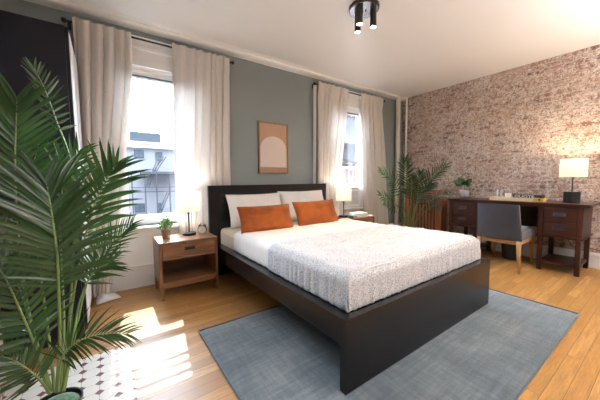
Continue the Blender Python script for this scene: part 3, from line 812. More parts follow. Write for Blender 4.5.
# ------------------------------------------------------------------ desk
DX0, DX1, DY0, DY1, DZ = 3.935, 4.485, .515, 1.945, .762
t = thing('desk', 'long dark mahogany desk with two drawer pedestals against the brick wall', 'desk', (4.2, 1.23, 0))
bm = B(); box(bm, DX0, DX1, DY0, DY1, DZ - .014, DZ, .004, 3); box(bm, DX0 + .012, DX1, DY0 + .012, DY1 - .012, DZ - .030, DZ - .014, .004)
part('desktop', bm, 'mahogany', t)
def handle(y, z, parent):
    bm = B(); x = DX0 + .033
    box(bm, x - .003, x, y - .050, y + .050, z - .014, z + .030, .001)
    tube(bm, [(x - .002, y - .044, z + .020), (x - .020, y - .048, z + .008), (x - .026, y - .044, z - .006), (x - .026, y + .044, z - .006), (x - .020, y + .048, z + .008), (x - .002, y + .044, z + .020)], .006, 8)
    part('handle', bm, 'dark_metal', parent, label='dark metal drawer pull')
for (a, b) in ((1.555, 1.905), (.575, .925)):
    zb, zt = .405, DZ - .030
    bm = B(); fx = DX0 + .035
    box(bm, fx, DX1 - .01, a, a + .02, zb, zt); box(bm, fx, DX1 - .01, b - .02, b, zb, zt); box(bm, DX1 - .03, DX1 - .01, a + .02, b - .02, zb, zt)
    box(bm, fx + .02, DX1 - .03, a + .02, b - .02, zb, zb + .012)
    box(bm, fx - .006, fx + .03, a - .004, a + .040, zb, zt, .002); box(bm, fx - .006, fx + .03, b - .040, b + .004, zb, zt, .002)
    box(bm, fx, fx + .02, a + .04, b - .04, zt - .022, zt)
    box(bm, fx - .014, DX1 - .004, a - .014, b + .014, zb - .022, zb, .003)
    part('pedestal', bm, 'mahogany_up', t)
    hz = (zt - .022 - zb - .006) / 2
    for k in range(2):
        z0 = zb + .004 + k * (hz + .002)
        d = part('drawer', box(B(), fx + .001, fx + .019, a + .043, b - .043, z0, z0 + hz - .002, .002), 'mahogany', t)
        handle((a + b) / 2, z0 + hz * .5, d)
    for lx0 in (fx, DX1 - .055):
        for ly0 in (a, b - .042):
            part('leg', box(B(), lx0, lx0 + .042, ly0, ly0 + .042, 0, zb - .022, .002), 'mahogany_up', t)
    part('lower_shelf', box(B(), fx + .02, DX1 - .03, a + .043, b - .043, .085, .105, .002), 'mahogany', t)
    for ly0 in (a + .012, b - .030): part('shelf_rail', box(B(), fx + .043, DX1 - .056, ly0, ly0 + .018, .078, .108), 'mahogany', t)
part('modesty_panel', box(B(), DX1 - .05, DX1 - .03, .943, 1.537, .42, DZ - .031), 'mahogany', t)
part('apron', box(B(), DX0 + .04, DX0 + .058, .943, 1.537, DZ - .058, DZ - .031), 'mahogany', t)

# things on the desk
cx, cy, cz = 4.20, .705, DZ + .0005
t = thing('desk_lamp', 'desk lamp with wide cream shade and black cylinder base on the desk', 'lamp', (cx, cy, cz))
part('base', lathe(B(), cx, cy, [(.066, cz), (.070, cz + .003), (.070, cz + .118), (.067, cz + .122)], 36), 'black_metal', t)
part('stem', tube(B(), [(cx, cy, cz + .122), (cx, cy, cz + .38)], .0065, 12), 'bronze', t)
bm = B(); R0 = .112; za, zb = 1.045, 1.245
rs = [ring(bm, (cx, cy, z), r, 48) for r, z in ((R0, za), (R0, zb), (R0 - .003, zb), (R0 - .003, za))]
for a, b in zip(rs, rs[1:] + rs[:1]):
    for k in range(48): bm.faces.new((a[k], a[(k + 1) % 48], b[(k + 1) % 48], b[k]))
part('lamp_shade', bm, 'shade', t, label='cream drum shade')
bm = B()
for k in range(3):
    a = k * 2 * PI / 3 + .4; tube(bm, [(cx, cy, cz + .38), (cx + .125 * math.cos(a), cy + .125 * math.sin(a), 1.225)], .0018, 6)
part('shade_holder', bm, 'bronze', t)
bm = B(); bmesh.ops.create_uvsphere(bm, u_segments=16, v_segments=10, radius=.028); bmesh.ops.translate(bm, vec=(cx, cy, 1.17), verts=bm.verts)
part('bulb', bm, 'bulb', t, smooth=True, label='glowing warm bulb')
lamp_light(cx, cy, 1.205, 11, .03, (1, .74, .46))
bm = B(); tube(bm, catmull([(4.26, .72, DZ + .006), (4.40, .70, DZ + .005), (4.492, .72, DZ - .02), (4.497, .76, .55), (4.49, .80, .38), (4.49, .74, .26), (4.49, .70, .215), (4.49, .60, .235), (4.49, .45, .20), (4.49, .20, .16)], 8), .0035, 6)
solo('power_cord', bm, 'black_plastic', 'black power cord hanging down the brick behind the desk', 'cord', (4.49, .7, .3), smooth=True)

cx, cy = 4.22, 1.825
t = thing('potted_plant', 'small speckled grey pot with broad dark green leaves on the left of the desk', 'plant', (cx, cy, cz))
part('pot', lathe(B(), cx, cy, [(.034, cz), (.054, cz + .02), (.063, cz + .055), (.060, cz + .095), (.048, cz + .118), (.044, cz + .118), (.046, cz + .095)], 28), 'stone_pot', t, smooth=True)
part('soil', lathe(B(), cx, cy, [(.045, cz + .094), (.044, cz + .100)], 20), 'soil', t)
part('stem', tube(B(), [(cx, cy, cz + .098), (cx - .002, cy, cz + .17), (cx, cy + .004, cz + .19)], .008, 8), 'leaf_stem', t)
rnd = random.Random(8)
for (ay, az, L_, W_) in ((.95, .62, .14, .085), (.6, .95, .13, .08), (-.95, .55, .14, .085), (-.7, .85, .13, .075), (.05, 1, .07, .06), (-.2, .6, .09, .08), (.3, .5, .09, .08)):
    bm = B(); p = Vector((cx, cy, cz + .175)); L_ *= 1.15; W_ *= 1.15; d = Vector((rnd.uniform(-.35, .15), ay, az * .75)).normalized(); n_ = Vector((-1, 0, .5)); s = d.cross(n_).normalized(); nn = s.cross(d)
    prev = None
    for k in range(9):
        u = k / 8; wv = W_ * .5 * math.sin(PI * min(1, max(.03, (u - .15) / .85 if u > .15 else .0)) ** .75) if u > .15 else .003
        c = p + d * L_ * u + nn * (.02 * u * u); lift = .25 * wv
        cur = [bm.verts.new(c - s * wv + nn * lift), bm.verts.new(c), bm.verts.new(c + s * wv + nn * lift)]
        if prev:
            for q in range(2): bm.faces.new((prev[q], prev[q + 1], cur[q + 1], cur[q]))
        prev = cur
    lf = part('leaf', bm, 'pothos', t, smooth=True); so = lf.modifiers.new('s', 'SOLIDIFY'); so.thickness = .0012

t = thing('desk_tray', 'long pale wood tray lying in the middle of the desk', 'tray', (4.15, 1.25, cz))
tx0, tx1, ty0, ty1 = 4.05, 4.22, 1.005, 1.445
bm = B(); box(bm, tx0, tx1, ty0, ty1, cz, cz + .008); 
for q in ((tx0, tx0 + .01, ty0, ty1), (tx1 - .01, tx1, ty0, ty1), (tx0 + .01, tx1 - .01, ty0, ty0 + .01), (tx0 + .01, tx1 - .01, ty1 - .01, ty1)): box(bm, *q, cz + .008, cz + .040)
part('body', bm, 'pale_wood', t); part('liner', box(B(), tx0 + .0105, tx1 - .0105, ty0 + .0105, ty1 - .0105, cz + .008, cz + .034), 'pale_wood', t)
zt = cz + .0345
t = thing('yellow_box', 'small yellow box with a black dot at the right end of the wood tray', 'box', (4.12, .955, cz))
bb = part('body', box(B(), 4.055, 4.20, .915, 1.000, cz, cz + .040, .002), 'yellow', t)
bm = B(); tm = lathe(B(), 0, 0, [(.011, 0), (.011, .0015)], 20); merge(bm, tm, Matrix.Translation((4.0552, .945, cz + .024)) @ Matrix.Rotation(-PI / 2, 4, 'Y')); part('dot', bm, 'black_plastic', t, label='round black dot')
t = thing('magazine_box', 'flat black box with white lettering lying across the wood tray and yellow box', 'box', (4.14, 1.06, cz + .041))
part('body', box(B(), 4.06, 4.19, .925, 1.198, cz + .0410, cz + .078, .003), 'black_plastic', t)
mt = Matrix(((0, 0, -1, 4.0595), (-1, 0, 0, 1.184), (0, 1, 0, cz + .0455), (0, 0, 0, 1)))
part('lettering', text_mesh('OUOTE', .038, .0006, mt @ Matrix.Diagonal((1.45, 1, 1, 1))), 'letter', t, label='white lettering')
part('underline', box(B(), 4.0588, 4.0602, .945, 1.022, cz + .0435, cz + .0455), 'letter', t, label='white line under the lettering')
cx, cy = 4.12, 1.265
t = thing('candle_jar', 'squat white candle jar on the wood tray', 'candle', (cx, cy, zt))
part('jar', lathe(B(), cx, cy, [(.030, zt), (.033, zt + .003), (.033, zt + .055), (.029, zt + .055), (.029, zt + .042)], 28), 'wax', t)
part('wick', tube(B(), [(cx, cy, zt + .042), (cx, cy, zt + .052)], .0012, 6), 'black_plastic', t)
def bottle(cy, h, r, label):
    t = thing('glass_bottle', label, 'bottle', (4.13, cy, zt))
    part('body', lathe(B(), 4.13, cy, [(r * .9, zt), (r, zt + .004), (r, zt + h * .82), (r * .55, zt + h * .9), (r * .55, zt + h)], 20), 'glass_thick', t, smooth=False)
    part('cap', lathe(B(), 4.13, cy, [(r * .6, zt + h), (r * .6, zt + h + .01)], 16), 'nickel', t)
g = N('clear_bottle_glass'); b1 = g.n('BsdfTransparent'); b2 = g.n('BsdfPrincipled'); b2.inputs['Base Color'].default_value = (.75, .76, .76, 1); b2.inputs['Roughness'].default_value = .08
mx = g.n('MixShader'); mx.inputs[0].default_value = .45; g.l(b1.outputs[0], mx.inputs[1]); g.l(b2.outputs[0], mx.inputs[2]); M['glass_thick'] = g.end(mx.outputs[0])
bottle(1.385, .105, .012, 'slim clear glass bottle at the left end of the wood tray')
bottle(1.345, .10, .012, 'slim clear glass bottle between its twin and the candle jar')

# ------------------------------------------------------------------ desk chair
t = thing('desk_chair', 'charcoal upholstered chair with oak legs pushed up to the dark desk', 'chair', (3.85, 1.19, 0))
cy0, cy1 = .985, 1.415
bm = B()   # backrest: slab leaning back, wrapped slightly inwards
def slab(bm, P, th):
    pass
n_ = 14; G = []
for j in range(9):
    v = j / 8; z = .345 + .405 * v; xb = 3.625 - .075 * v
    row_o = []
    for i in range(n_ + 1):
        u = -1 + 2 * i / n_; yy = 1.20 + u * (.218 - .020 * v); bow = .028 * abs(u) ** 2.5
        row_o.append((xb + bow, yy, z))
    G.append(row_o)
outer = [[bm.verts.new(p) for p in r] for r in G]
inner = [[bm.verts.new((p[0] + .062 - .012 * abs(-1 + 2 * i / n_), 1.20 + (p[1] - 1.20) * .985, p[2])) for i, p in enumerate(r)] for r in G]
for g_ in (outer, inner):
    for a, b in zip(g_, g_[1:]):
        for i in range(n_): bm.faces.new((a[i], a[i + 1], b[i + 1], b[i]))
for i in range(n_):
    bm.faces.new((outer[0][i], outer[0][i + 1], inner[0][i + 1], inner[0][i])); bm.faces.new((outer[-1][i], outer[-1][i + 1], inner[-1][i + 1], inner[-1][i]))
for j in range(8):
    for i in (0, n_): bm.faces.new((outer[j][i], outer[j + 1][i], inner[j + 1][i], inner[j][i]))
o = part('backrest', bm, 'chair_fabric', t, smooth=True); bv = o.modifiers.new('b', 'BEVEL'); bv.width = .010; bv.segments = 3; bv.limit_method = 'ANGLE'; bv.angle_limit = math.radians(50)
bm = B()
for s in (0, n_):
    tube(bm, [(r[s][0] + .001, r[s][1], r[s][2]) for r in G], .0035, 6)
tube(bm, [p for p in G[-1]], .0035, 6)
part('piping', bm, 'chair_fabric', t)
# low side wings sloping from the back to the seat front
for y, yy, s in ((cy0 - .001, cy0 + .030, 1), (cy1 - .030, cy1 + .001, -1)):
    bm = prism(B(), [(3.66, .345), (4.10, .345), (4.115, .375), (4.105, .440), (3.80, .452), (3.655, .470)], y, yy)
    bmesh.ops.recalc_face_normals(bm, faces=bm.faces)
    bmesh.ops.bevel(bm, geom=list(bm.edges), offset=.007, segments=2, affect='EDGES')
    part('side_wing', bm, 'chair_fabric', t)
part('seat', box(B(), 3.68, 4.10, cy0 + .032, cy1 - .032, .350, .462, .022, 4), 'chair_fabric', t, smooth=True)
bm = B(); box(bm, 3.655, 3.675, cy0 + .03, cy1 - .03, .300, .343, .002); box(bm, 4.07, 4.09, cy0 + .03, cy1 - .03, .300, .343, .002)
box(bm, 3.675, 4.07, cy0 + .012, cy0 + .030, .300, .343, .002); box(bm, 3.675, 4.07, cy1 - .030, cy1 - .012, .300, .343, .002)
part('seat_rail', bm, 'oak', t)
for (xb, yb, xt, yt) in ((3.605, .978, 3.655, 1.008), (3.605, 1.418, 3.655, 1.392), (4.165, 1.012, 4.09, 1.008), (4.165, 1.404, 4.09, 1.392)):
    part('leg', tube(B(), [(xb, yb, 0.001), (xb + (xt - xb) * .7, yb + (yt - yb) * .7, .22), (xt, yt, .343)], [.013, .020, .0235], 14), 'oak', t, smooth=True)

# waste basket
t = thing('waste_basket', 'black tapered waste basket on the floor under the desk', 'basket', (4.24, 1.245, 0))
cx, cy = 4.24, 1.245
part('body', lathe(B(), cx, cy, [(.085, 0.001), (.088, .004), (.118, .29), (.114, .29), (.084, .008)], 32), 'black_plastic', t)
bm = B(); P = [(cx + .118 * math.cos(2 * PI * k / 32), cy + .118 * math.sin(2 * PI * k / 32), .291) for k in range(33)]; tube(bm, P, .004, 6); part('rim', bm, 'black_plastic', t)

# slatted wooden radiator cover beside the brick wall
t = thing('radiator_cover', 'red-brown slatted wooden screen against the brick wall behind the corner palm', 'radiator cover', (4.35, 2.5, 0))
sx0, sx1, sy0, sy1, sz = 4.25, 4.42, 2.165, 2.80, .865
part('top', box(B(), sx0 - .01, sx1, sy0 - .01, sy1 + .01, sz - .02, sz, .002), 'slat', t)
part('side_panel', box(B(), sx0, sx1, sy0, sy0 + .022, 0, sz - .02, .002), 'slat', t); part('side_panel', box(B(), sx0, sx1, sy1 - .022, sy1, 0, sz - .02, .002), 'slat', t)
part('backing', box(B(), sx0 + .05, sx0 + .06, sy0 + .022, sy1 - .022, .02, sz - .02), 'black_plastic', t, label='dark backing')
part('stile', box(B(), sx0 - .004, sx0 + .016, sy0 + .0225, sy0 + .10, 0, sz - .021, .002), 'slat', t)
for k in range(9):
    y = sy0 + .128 + k * .055
    part('slat', box(B(), sx0, sx0 + .016, y, y + .028, .06, sz - .09, .002), 'slat', t)
part('bottom_rail', box(B(), sx0, sx0 + .018, sy0 + .101, sy1 - .023, .0, .06, .002), 'slat', t); part('top_rail', box(B(), sx0, sx0 + .018, sy0 + .101, sy1 - .023, sz - .09, sz - .021, .002), 'slat', t)

# ------------------------------------------------------------------ ceiling spotlight
cx, cy = 1.875, 1.665
t = thing('ceiling_spotlight', 'round ceiling fitting with three dark bronze spot cylinders', 'ceiling light', (cx, cy, H0))
bm = lathe(B(), cx, cy, [(.120, H0 - .026), (.128, H0 - .022), (.130, H0 - .001)], 40); part('rim', bm, 'bronze', t)
part('plate', lathe(B(), cx, cy, [(.121, H0 - .0275), (.121, H0 - .0262)], 40), 'nickel', t, label='grey reflective plate')
for (px, py) in ((1.795, 1.640), (1.875, 1.735), (1.925, 1.605)):
    zb = 2.335; s_ = part('spot', lathe(B(), px, py, [(.0225, zb + .006), (.0225, zb), (.027, zb), (.027, H0 - .0275)], 24, cap0=True), 'bronze', t)
    part('lens', lathe(B(), px, py, [(.0222, zb + .003), (.0222, zb + .0055)], 20), 'spot_lens', s_, label='glowing warm lens')
    l = bpy.data.lights.new('spot_light', 'SPOT'); l.energy = 14; l.color = (1, .82, .6); l.spot_size = math.radians(75); l.spot_blend = .8; l.shadow_soft_size = .02
    o = bpy.data.objects.new('spot_light', l); COL.objects.link(o); o.location = (px, py, zb - .004)
bm = B(); tube(bm, [(cx + .01, cy - .01, H0 - .0275), (cx + .01, cy - .01, H0 - .034)], .007, 10); part('screw', bm, 'black_metal', t)

# ------------------------------------------------------------------ palms
def frond(P, L0, W0, start, nl, seed, root, facing, droop=.25, stem=.006, twist=0, fold=.35, name='frond'):
    """one arching rachis with leaflets on both sides; leaflets belong to the frond's surface"""
    rnd = random.Random(seed); C = catmull(P, 12); n = len(C); bm = B()
    rad = [stem * (1 - .72 * i / (n - 1)) for i in range(n)]
    tube(bm, C, rad, 6)
    for f in bm.faces: f.material_index = 1
    for k in range(nl):
        u = start + (1 - start) * (k + .3) / nl; fi = u * (n - 1); i = min(n - 2, int(fi)); p = C[i].lerp(C[i + 1], fi - i)
        tan = (C[min(n - 1, i + 2)] - C[max(0, i - 1)]).normalized(); q = (u - start) / (1 - start)
        nrm = (facing - tan * facing.dot(tan)).normalized(); nrm = (Matrix.Rotation(twist, 3, tan) @ nrm); side = tan.cross(nrm).normalized()
        Lk = L0 * (.55 + .45 * math.sin(PI * min(1, .15 + q * .85)) if q < .6 else (1 - .5 * ((q - .6) / .4) ** 1.4))
        ang = math.radians(62 - 40 * q)
        for s in (-1, 1):
            a = ang + rnd.gauss(0, .07); l = Lk * rnd.uniform(.86, 1.1)
            d = (tan * math.cos(a) + side * s * math.sin(a) + nrm * fold * rnd.uniform(.3, 1.2)).normalized()
            w = W0 * rnd.uniform(.8, 1.15) * (1 - .3 * q); across = (nrm.cross(d) + nrm * rnd.gauss(0, .35)).normalized()
            seg = 6; prev = None; pos = p.copy(); dd = d.copy()
            for m_ in range(seg + 1):
                t_ = m_ / seg; ww = w * .5 * (min(1, .35 + t_ * 3.2) * (1 - t_ ** 2.6)); kn = dd.cross(across).normalized()
                if m_ < seg: cur = [bm.verts.new(pos - across * ww + kn * ww * .35), bm.verts.new(pos), bm.verts.new(pos + across * ww + kn * ww * .35)]
                else: cur = [bm.verts.new(pos)]
                if prev:
                    if len(cur) == 3:
                        for z_ in range(2): bm.faces.new((prev[z_], prev[z_ + 1], cur[z_ + 1], cur[z_]))
                    else:
                        for z_ in range(2): bm.faces.new((prev[z_], prev[z_ + 1], cur[0]))
                prev = cur; dd = (dd + Vector((0, 0, -1)) * droop * (.3 + t_) / seg * 1.6).normalized(); pos = pos + dd * l / seg
                across = (across - dd * across.dot(dd)).normalized()
    org = rootloc(root); bmesh.ops.translate(bm, vec=-org, verts=bm.verts)
    me = bpy.data.meshes.new(name); bm.to_mesh(me); bm.free(); me.materials.append(M['leaf']); me.materials.append(M['leaf_stem'])
    for p_ in me.polygons: p_.use_smooth = True
    o = bpy.data.objects.new(name, me); COL.objects.link(o); o.parent = root; return o

pc = Vector((-.198, 1.36, .013))
palm = thing('potted_palm', 'tall palm with long feathery fronds in a black pot on the tiled hearth', 'plant', pc)
part('pot', lathe(B(), pc.x, pc.y, [(.058, .0125), (.060, .016), (.077, .172), (.082, .172), (.082, .184), (.077, .184), (.075, .165)], 36), 'black_plastic', palm)
part('moss', lathe(B(), pc.x, pc.y, [(.074, .160), (.064, .176), (.04, .182), (.01, .184)], 28), 'moss', palm, smooth=True, label='dark green moss around the stems')
CAMP = Vector((0, 0, 1.034))
PALM1 = [
    ( (-0.21, 1.335, 0.25), (-0.251, 1.395, 0.459), (-0.28, 1.458, 0.66), (-0.29, 1.498, 0.89), (-0.286, 1.514, 1.104), (-0.272, 1.506, 1.269), (-0.26, 1.48, 1.355) ),  # A
    ( (-0.189, 1.32, 0.25), (-0.167, 1.298, 0.456), (-0.159, 1.281, 0.612), (-0.152, 1.255, 0.782), (-0.158, 1.269, 0.897), (-0.169, 1.309, 0.987), (-0.182, 1.361, 1.051) ),  # B
    ( (-0.175, 1.345, 0.227), (-0.149, 1.434, 0.469), (-0.109, 1.499, 0.698), (-0.057, 1.505, 0.903), (-0.004, 1.504, 1.035), (0.044, 1.501, 1.116) ),  # C
    ( (-0.172, 1.343, 0.227), (-0.133, 1.443, 0.417), (-0.081, 1.545, 0.612), (-0.008, 1.601, 0.715), (0.103, 1.631, 0.823) ),  # D
    ( (-0.206, 1.308, 0.258), (-0.227, 1.293, 0.332), (-0.257, 1.283, 0.395), (-0.3, 1.293, 0.443), (-0.352, 1.307, 0.463) ),  # E
    ( (-0.182, 1.292, 0.266), (-0.166, 1.254, 0.381), (-0.142, 1.229, 0.44), (-0.098, 1.213, 0.473), (-0.034, 1.205, 0.477), (0.04, 1.2, 0.454) ),  # F
    ( (-0.18, 1.36, 0.219), (-0.164, 1.603, 0.449), (-0.142, 1.782, 0.844), (-0.148, 1.862, 1.151), (-0.194, 1.912, 1.35), (-0.233, 1.93, 1.51), (-0.274, 1.944, 1.626) ),  # G
    ( (-0.206, 1.344, 0.243), (-0.262, 1.484, 0.399), (-0.333, 1.671, 0.563), (-0.409, 1.864, 0.739), (-0.478, 1.987, 0.877) ),  # H
    ( (-0.197, 1.337, 0.243), (-0.221, 1.458, 0.439), (-0.257, 1.625, 0.65), (-0.28, 1.736, 0.885), (-0.282, 1.805, 1.095), (-0.252, 1.821, 1.241) ),  # I
    ( (-0.173, 1.309, 0.25), (-0.139, 1.347, 0.402), (-0.109, 1.389, 0.559), (-0.059, 1.399, 0.662), (0.004, 1.394, 0.694) ),  # J
    ( (-0.216, 1.339, 0.247), (-0.235, 1.32, 0.433), (-0.267, 1.319, 0.591), (-0.31, 1.339, 0.737), (-0.372, 1.378, 0.826) ),  # K
    ( (-0.183, 1.339, 0.235), (-0.171, 1.446, 0.428), (-0.181, 1.595, 0.643), (-0.185, 1.692, 0.882), (-0.157, 1.739, 1.071), (-0.099, 1.757, 1.196) ),  # L
]
SPEC1 = [ # leaflet length, width, start, pairs, droop, stem, facing tweak
 (.205, .022, .33, 27, .18, .0065), (.235, .018, .38, 32, .20, .0065), (.20, .023, .42, 19, .30, .006), (.125, .011, .48, 24, .22, .005),
 (.15, .012, .25, 20, .10, .005), (.125, .011, .26, 24, .40, .005), (.11, .017, .62, 13, .15, .006), (.20, .020, .28, 22, .25, .006),
 (.20, .022, .30, 22, .25, .006), (.13, .014, .62, 11, .20, .0055), (.20, .020, .28, 22, .25, .006), (.18, .022, .40, 18, .25, .006)]
def runpalm(P, SPEC, root, seed, fl):
    for k, (pts, sp) in enumerate(zip(P, SPEC)):
        mid = Vector(pts[len(pts) // 2]); face = (CAMP - mid).normalized() + Vector(fl[k % len(fl)])
        frond(pts, sp[0], sp[1], sp[2], sp[3], seed + k, root, face.normalized(), sp[4], sp[5])
runpalm(PALM1, SPEC1, palm, 100, [(0, 0, .3), (0, 0, .2), (.2, 0, .5), (0, 0, .7), (.1, 0, .4), (0, 0, .8), (.6, 0, .3), (.3, 0, .4)])

pc2 = Vector((3.93, 2.50, 0))
palm2 = thing('potted_palm', 'dark green palm in the corner between the curtain and the slatted screen', 'plant', pc2)
part('pot', lathe(B(), pc2.x, pc2.y, [(.11, 0.001), (.115, .006), (.15, .25), (.155, .25), (.155, .27), (.145, .27), (.142, .23)], 36), 'terracotta', palm2)
part('soil', lathe(B(), pc2.x, pc2.y, [(.141, .225), (.13, .24), (.02, .245)], 24), 'soil', palm2)
PALM2 = [
    ( (3.939, 2.496, 0.128), (3.929, 2.532, 0.465), (3.892, 2.535, 0.868), (3.851, 2.532, 1.153), (3.806, 2.524, 1.369) ),  # a
    ( (3.939, 2.496, 0.128), (3.968, 2.47, 0.468), (4.03, 2.395, 0.789), (4.105, 2.249, 1.055), (4.213, 2.095, 1.249) ),  # b
    ( (3.925, 2.505, 0.128), (3.818, 2.496, 0.478), (3.673, 2.51, 0.798), (3.543, 2.564, 1.029), (3.362, 2.647, 1.166) ),  # c
    ( (3.925, 2.505, 0.128), (3.79, 2.511, 0.431), (3.639, 2.519, 0.629), (3.462, 2.535, 0.715), (3.294, 2.606, 0.824) ),  # d
    ( (3.925, 2.505, 0.128), (3.787, 2.508, 0.368), (3.622, 2.523, 0.538), (3.434, 2.549, 0.64), (3.348, 2.556, 0.69) ),  # e
    ( (3.952, 2.486, 0.128), (3.971, 2.386, 0.476), (3.974, 2.26, 0.658), (4.006, 2.095, 0.771), (4.056, 1.948, 0.834) ),  # f
    ( (3.952, 2.486, 0.128), (3.961, 2.447, 0.423), (3.97, 2.408, 0.712), (3.963, 2.375, 0.948), (3.953, 2.342, 1.148) ),  # g
    ( (3.952, 2.486, 0.128), (3.941, 2.398, 0.367), (3.961, 2.282, 0.534), (3.985, 2.156, 0.634), (3.976, 2.047, 0.642) ),  # h
    ( (3.952, 2.486, 0.128), (3.989, 2.48, 0.352), (4.01, 2.43, 0.629), (4.097, 2.352, 0.835), (4.162, 2.293, 0.961) ),  # i
    ( (3.939, 2.496, 0.128), (3.856, 2.468, 0.478), (3.808, 2.409, 0.75), (3.743, 2.356, 0.952), (3.651, 2.317, 1.086) ),  # j
]
SPEC2 = [(.21, .026, .45, 17, .25, .008), (.21, .024, .42, 18, .28, .008), (.18, .022, .5, 14, .3, .007), (.16, .020, .55, 11, .4, .007), (.14, .02, .55, 9, .35, .006),
 (.15, .020, .5, 13, .35, .006), (.21, .026, .48, 14, .25, .008), (.15, .020, .55, 9, .35, .006), (.18, .024, .5, 13, .3, .007), (.19, .026, .48, 14, .3, .008)]
runpalm(PALM2, SPEC2, palm2, 300, [(0, 0, .2), (-.4, 0, .3), (.3, 0, .4), (0, 0, .7), (0, 0, .6), (0, 0, .6)])

# ------------------------------------------------------------------ outdoors
struct('ground', box(B(), -14, 30, 3.6, 40, -6.2, -6.0), 'asphalt')
t = thing('apartment_building', 'pale rendered building with a dark flat roof across the yard', 'building', (1.5, 14, -6))
Y = 13.0
part('wall', box(B(), -8, 6.5, Y, Y + 6, -6, 2.52), 'render', t)
part('roof', box(B(), .86, 1.98, Y - .02, Y + .8, 2.52, 3.08), 'slate', t, label='blue-grey roof block')
part('parapet', box(B(), -8, 6.6, Y - .1, Y + 6, 2.44, 2.55), 'white_matt', t)
bm = B()
for k in range(9): box(bm, -1 + k * .5, -.98 + k * .5, Y + .1, Y + .12, 2.55, 3.36)
box(bm, -1, 3.02, Y + .1, Y + .12, 3.34, 3.36); part('roof_railing', bm, 'ac_grey', t)
for (a, b, c, d) in ((.98, 1.33, 2.02, 2.34), (1.76, 2.02, 1.94, 2.29), (.90, 1.27, -.22, .14), (1.74, 1.90, -.24, .13), (-.6, -.2, 2.0, 2.33), (-.6, -.2, -.22, .14), (2.9, 3.3, 2.0, 2.3), (2.9, 3.3, -.2, .14)):
    w = part('window', box(B(), a, b, Y - .03, Y - .001, c, d), 'slate', t)
    bm = B(); mx_ = (a + b) / 2; mz = (c + d) / 2
    for q in ((a + .03, mx_ - .015), (mx_ + .015, b - .03)):
        for r in ((c + .03, mz - .015), (mz + .015, d - .03)): box(bm, q[0], q[1], Y - .035, Y - .03, r[0], r[1])
    part('pane', bm, 'far_glass', w)
t = thing('fire_escape', 'grey iron fire escape on the building seen through the first window', 'fire escape', (1.8, 12.5, -6))
bm = B(); box(bm, 1.15, 2.6, 12.2, 12.98, 1.34, 1.44); part('platform', bm, 'far_iron', t)
bm = B(); box(bm, 1.15, 2.6, 12.2, 12.98, -.95 + .1, -.85 + .1); part('platform', bm, 'far_iron', t)
for x in (.78, 1.22, 1.62, 2.1): part('post', box(B(), x, x + .045, 12.2, 12.25, -6, 1.34), 'far_iron', t)
bm = B(); box(bm, .75, 2.6, 12.2, 12.24, .62, .66); box(bm, .75, 2.6, 12.2, 12.24, .80, .83); part('handrail', bm, 'far_iron', t)
for (a, b, c, d) in ((1.3, .90, 1.75, 2.0), (1.50, 1.34, 1.95, 2.05), (1.45, -.8, 2.05, .65), (1.27, .8, 1.5, 1.34)):
    for s in (0, .09):
        part('stair', tube(B(), [(a + s, 12.3, b), (c + s, 12.3, d)], .022, 6), 'far_iron', t)
t = thing('brick_building', 'reddish brick building seen small through the second window', 'building', (10, 9.5, -6))
part('wall', box(B(), 9.05, 13.5, 9.0, 15, -6, 1.55), 'far_brick', t); part('coping', box(B(), 9.0, 13.6, 8.95, 15, 1.55, 1.65), 'white_matt', t)
w = part('window', box(B(), 9.2, 9.4, 8.97, 8.999, 1.05, 1.45), 'slate', t)
t = thing('glazed_building', 'pale blue-grey tower block seen through the upper sash of the second window', 'building', (12, 19, -6))
part('wall', box(B(), 14, 24, 16, 22, -6, 9), 'render', t)
for r in range(6):
    for c in range(6):
        part('window', box(B(), 14.3 + c * 1.3, 15.1 + c * 1.3, 15.95, 15.999, .5 + r * 1.4, 1.4 + r * 1.4), 'far_glass', t)
# our own fire escape above the windows: its slatted platform throws the striped sunlight
t = thing('fire_escape', 'slatted iron platform fixed outside above the first window', 'fire escape', (.5, 3.8, 3.2))
bm = B(); k = 0; y = 3.36
while y < 4.42: box(bm, -.45, 1.5, y, y + .022, 3.19, 3.212); y += .084
pl = part('platform', bm, 'far_iron', t)
bm = B(); box(bm, -.49, -.45, 3.3, 4.47, 3.16, 3.23); box(bm, 1.5, 1.54, 3.3, 4.47, 3.16, 3.23); part('side_bar', bm, 'far_iron', t)

# ------------------------------------------------------------------ lights
w = bpy.data.worlds.new('sky'); sc.world = w; w.use_nodes = True; nt = w.node_tree; nt.nodes.clear()
o_ = nt.nodes.new('ShaderNodeOutputWorld'); b_ = nt.nodes.new('ShaderNodeBackground'); b_.inputs[0].default_value = (.74, .87, 1.0, 1); b_.inputs[1].default_value = SKY
nt.links.new(b_.outputs[0], o_.inputs[0])
# hazy sky: much brighter on the side of the sun than opposite it
tc = nt.nodes.new('ShaderNodeTexCoord'); dt = nt.nodes.new('ShaderNodeVectorMath'); dt.operation = 'DOT_PRODUCT'
sv = Vector((.17, 1, 1.19)).normalized(); dt.inputs[1].default_value = sv; nt.links.new(tc.outputs['Generated'], dt.inputs[0])
mr = nt.nodes.new('ShaderNodeMapRange'); mr.interpolation_type = 'SMOOTHSTEP'; nt.links.new(dt.outputs['Value'], mr.inputs[0])
mr.inputs[1].default_value = -.3; mr.inputs[2].default_value = 1.0; mr.inputs[3].default_value = SKY * .09; mr.inputs[4].default_value = SKY * 1.7
nt.links.new(mr.outputs[0], b_.inputs[1])
l = bpy.data.lights.new('sun', 'SUN'); l.energy = SUN; l.color = (1, .93, .82); l.angle = math.radians(.2)
o = bpy.data.objects.new('sun', l); COL.objects.link(o); o.rotation_euler = Vector((-.17, -1, -1.19)).to_track_quat('-Z', 'Y').to_euler(); o.location = (1, 8, 9)
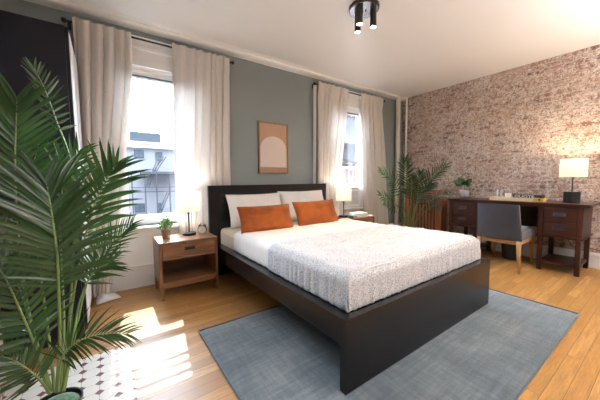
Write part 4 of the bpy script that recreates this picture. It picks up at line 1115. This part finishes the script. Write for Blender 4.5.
for (x0, x1, z0, z1) in OP:
    l = bpy.data.lights.new('window_portal', 'AREA'); l.shape = 'RECTANGLE'; l.size = x1 - x0; l.size_y = z1 - z0; l.cycles.is_portal = True
    o = bpy.data.objects.new('window_portal', l); COL.objects.link(o); o.location = ((x0 + x1) / 2, YB + WT + .02, (z0 + z1) / 2); o.rotation_euler = (-PI / 2, 0, 0)
# two unseen uplights added behind the camera to brighten the room off the ceiling
def fill_uplight(x, y, label):
    t = thing('added_uplight', label, 'lamp', (x, y, 0), group='added fill uplights behind the camera')
    part('base', lathe(B(), x, y, [(.14, .001), (.14, .012), (.03, .03)], 32), 'black_metal', t)
    part('pole', tube(B(), [(x, y, .025), (x, y, 1.69)], .012, 12), 'black_metal', t)
    part('bowl', lathe(B(), x, y, [(.03, 1.68), (.12, 1.71), (.19, 1.79), (.185, 1.79), (.115, 1.72), (.02, 1.695)], 36), 'white_matt', t, smooth=True)
    part('lens', lathe(B(), x, y, [(.14, 1.748), (.14, 1.752)], 32), 'fill_uplight_lens', t, label='glowing lens of the added uplight')
    l = bpy.data.lights.new('added_fill_light', 'AREA'); l.shape = 'DISK'; l.size = .26; l.energy = UPL; l.color = (1, .955, .90)
    o = bpy.data.objects.new('added_fill_light', l); COL.objects.link(o); o.location = (x, y, 1.76); o.rotation_euler = (PI, 0, 0)
M['fill_uplight_lens'] = plain('fill_uplight_glow', (.9, .9, .9), .5, emit=(1, .90, .80), estr=20)  # glow of the added fill uplights
fill_uplight(.9, -1.3, 'unseen uplight added as room fill, nearer the fireplace wall'); fill_uplight(3.3, -1.0, 'unseen uplight added as room fill, nearer the brick wall')

# ------------------------------------------------------------------ camera
cam = bpy.data.cameras.new('camera'); co = bpy.data.objects.new('camera', cam); COL.objects.link(co)
cam.sensor_width = 36; cam.lens = 271.75 / 600 * 36; cam.clip_start = .02; cam.clip_end = 200
R_ = Vector((.81460981, -.57994353, -.00873789)); U_ = Vector((.04863315, .05328436, .9973944)); F_ = Vector((.57796684, .81291222, -.07161045))
m = Matrix((R_, U_, -F_)).transposed().to_4x4(); m.translation = CAMP; co.matrix_world = m
sc.camera = co
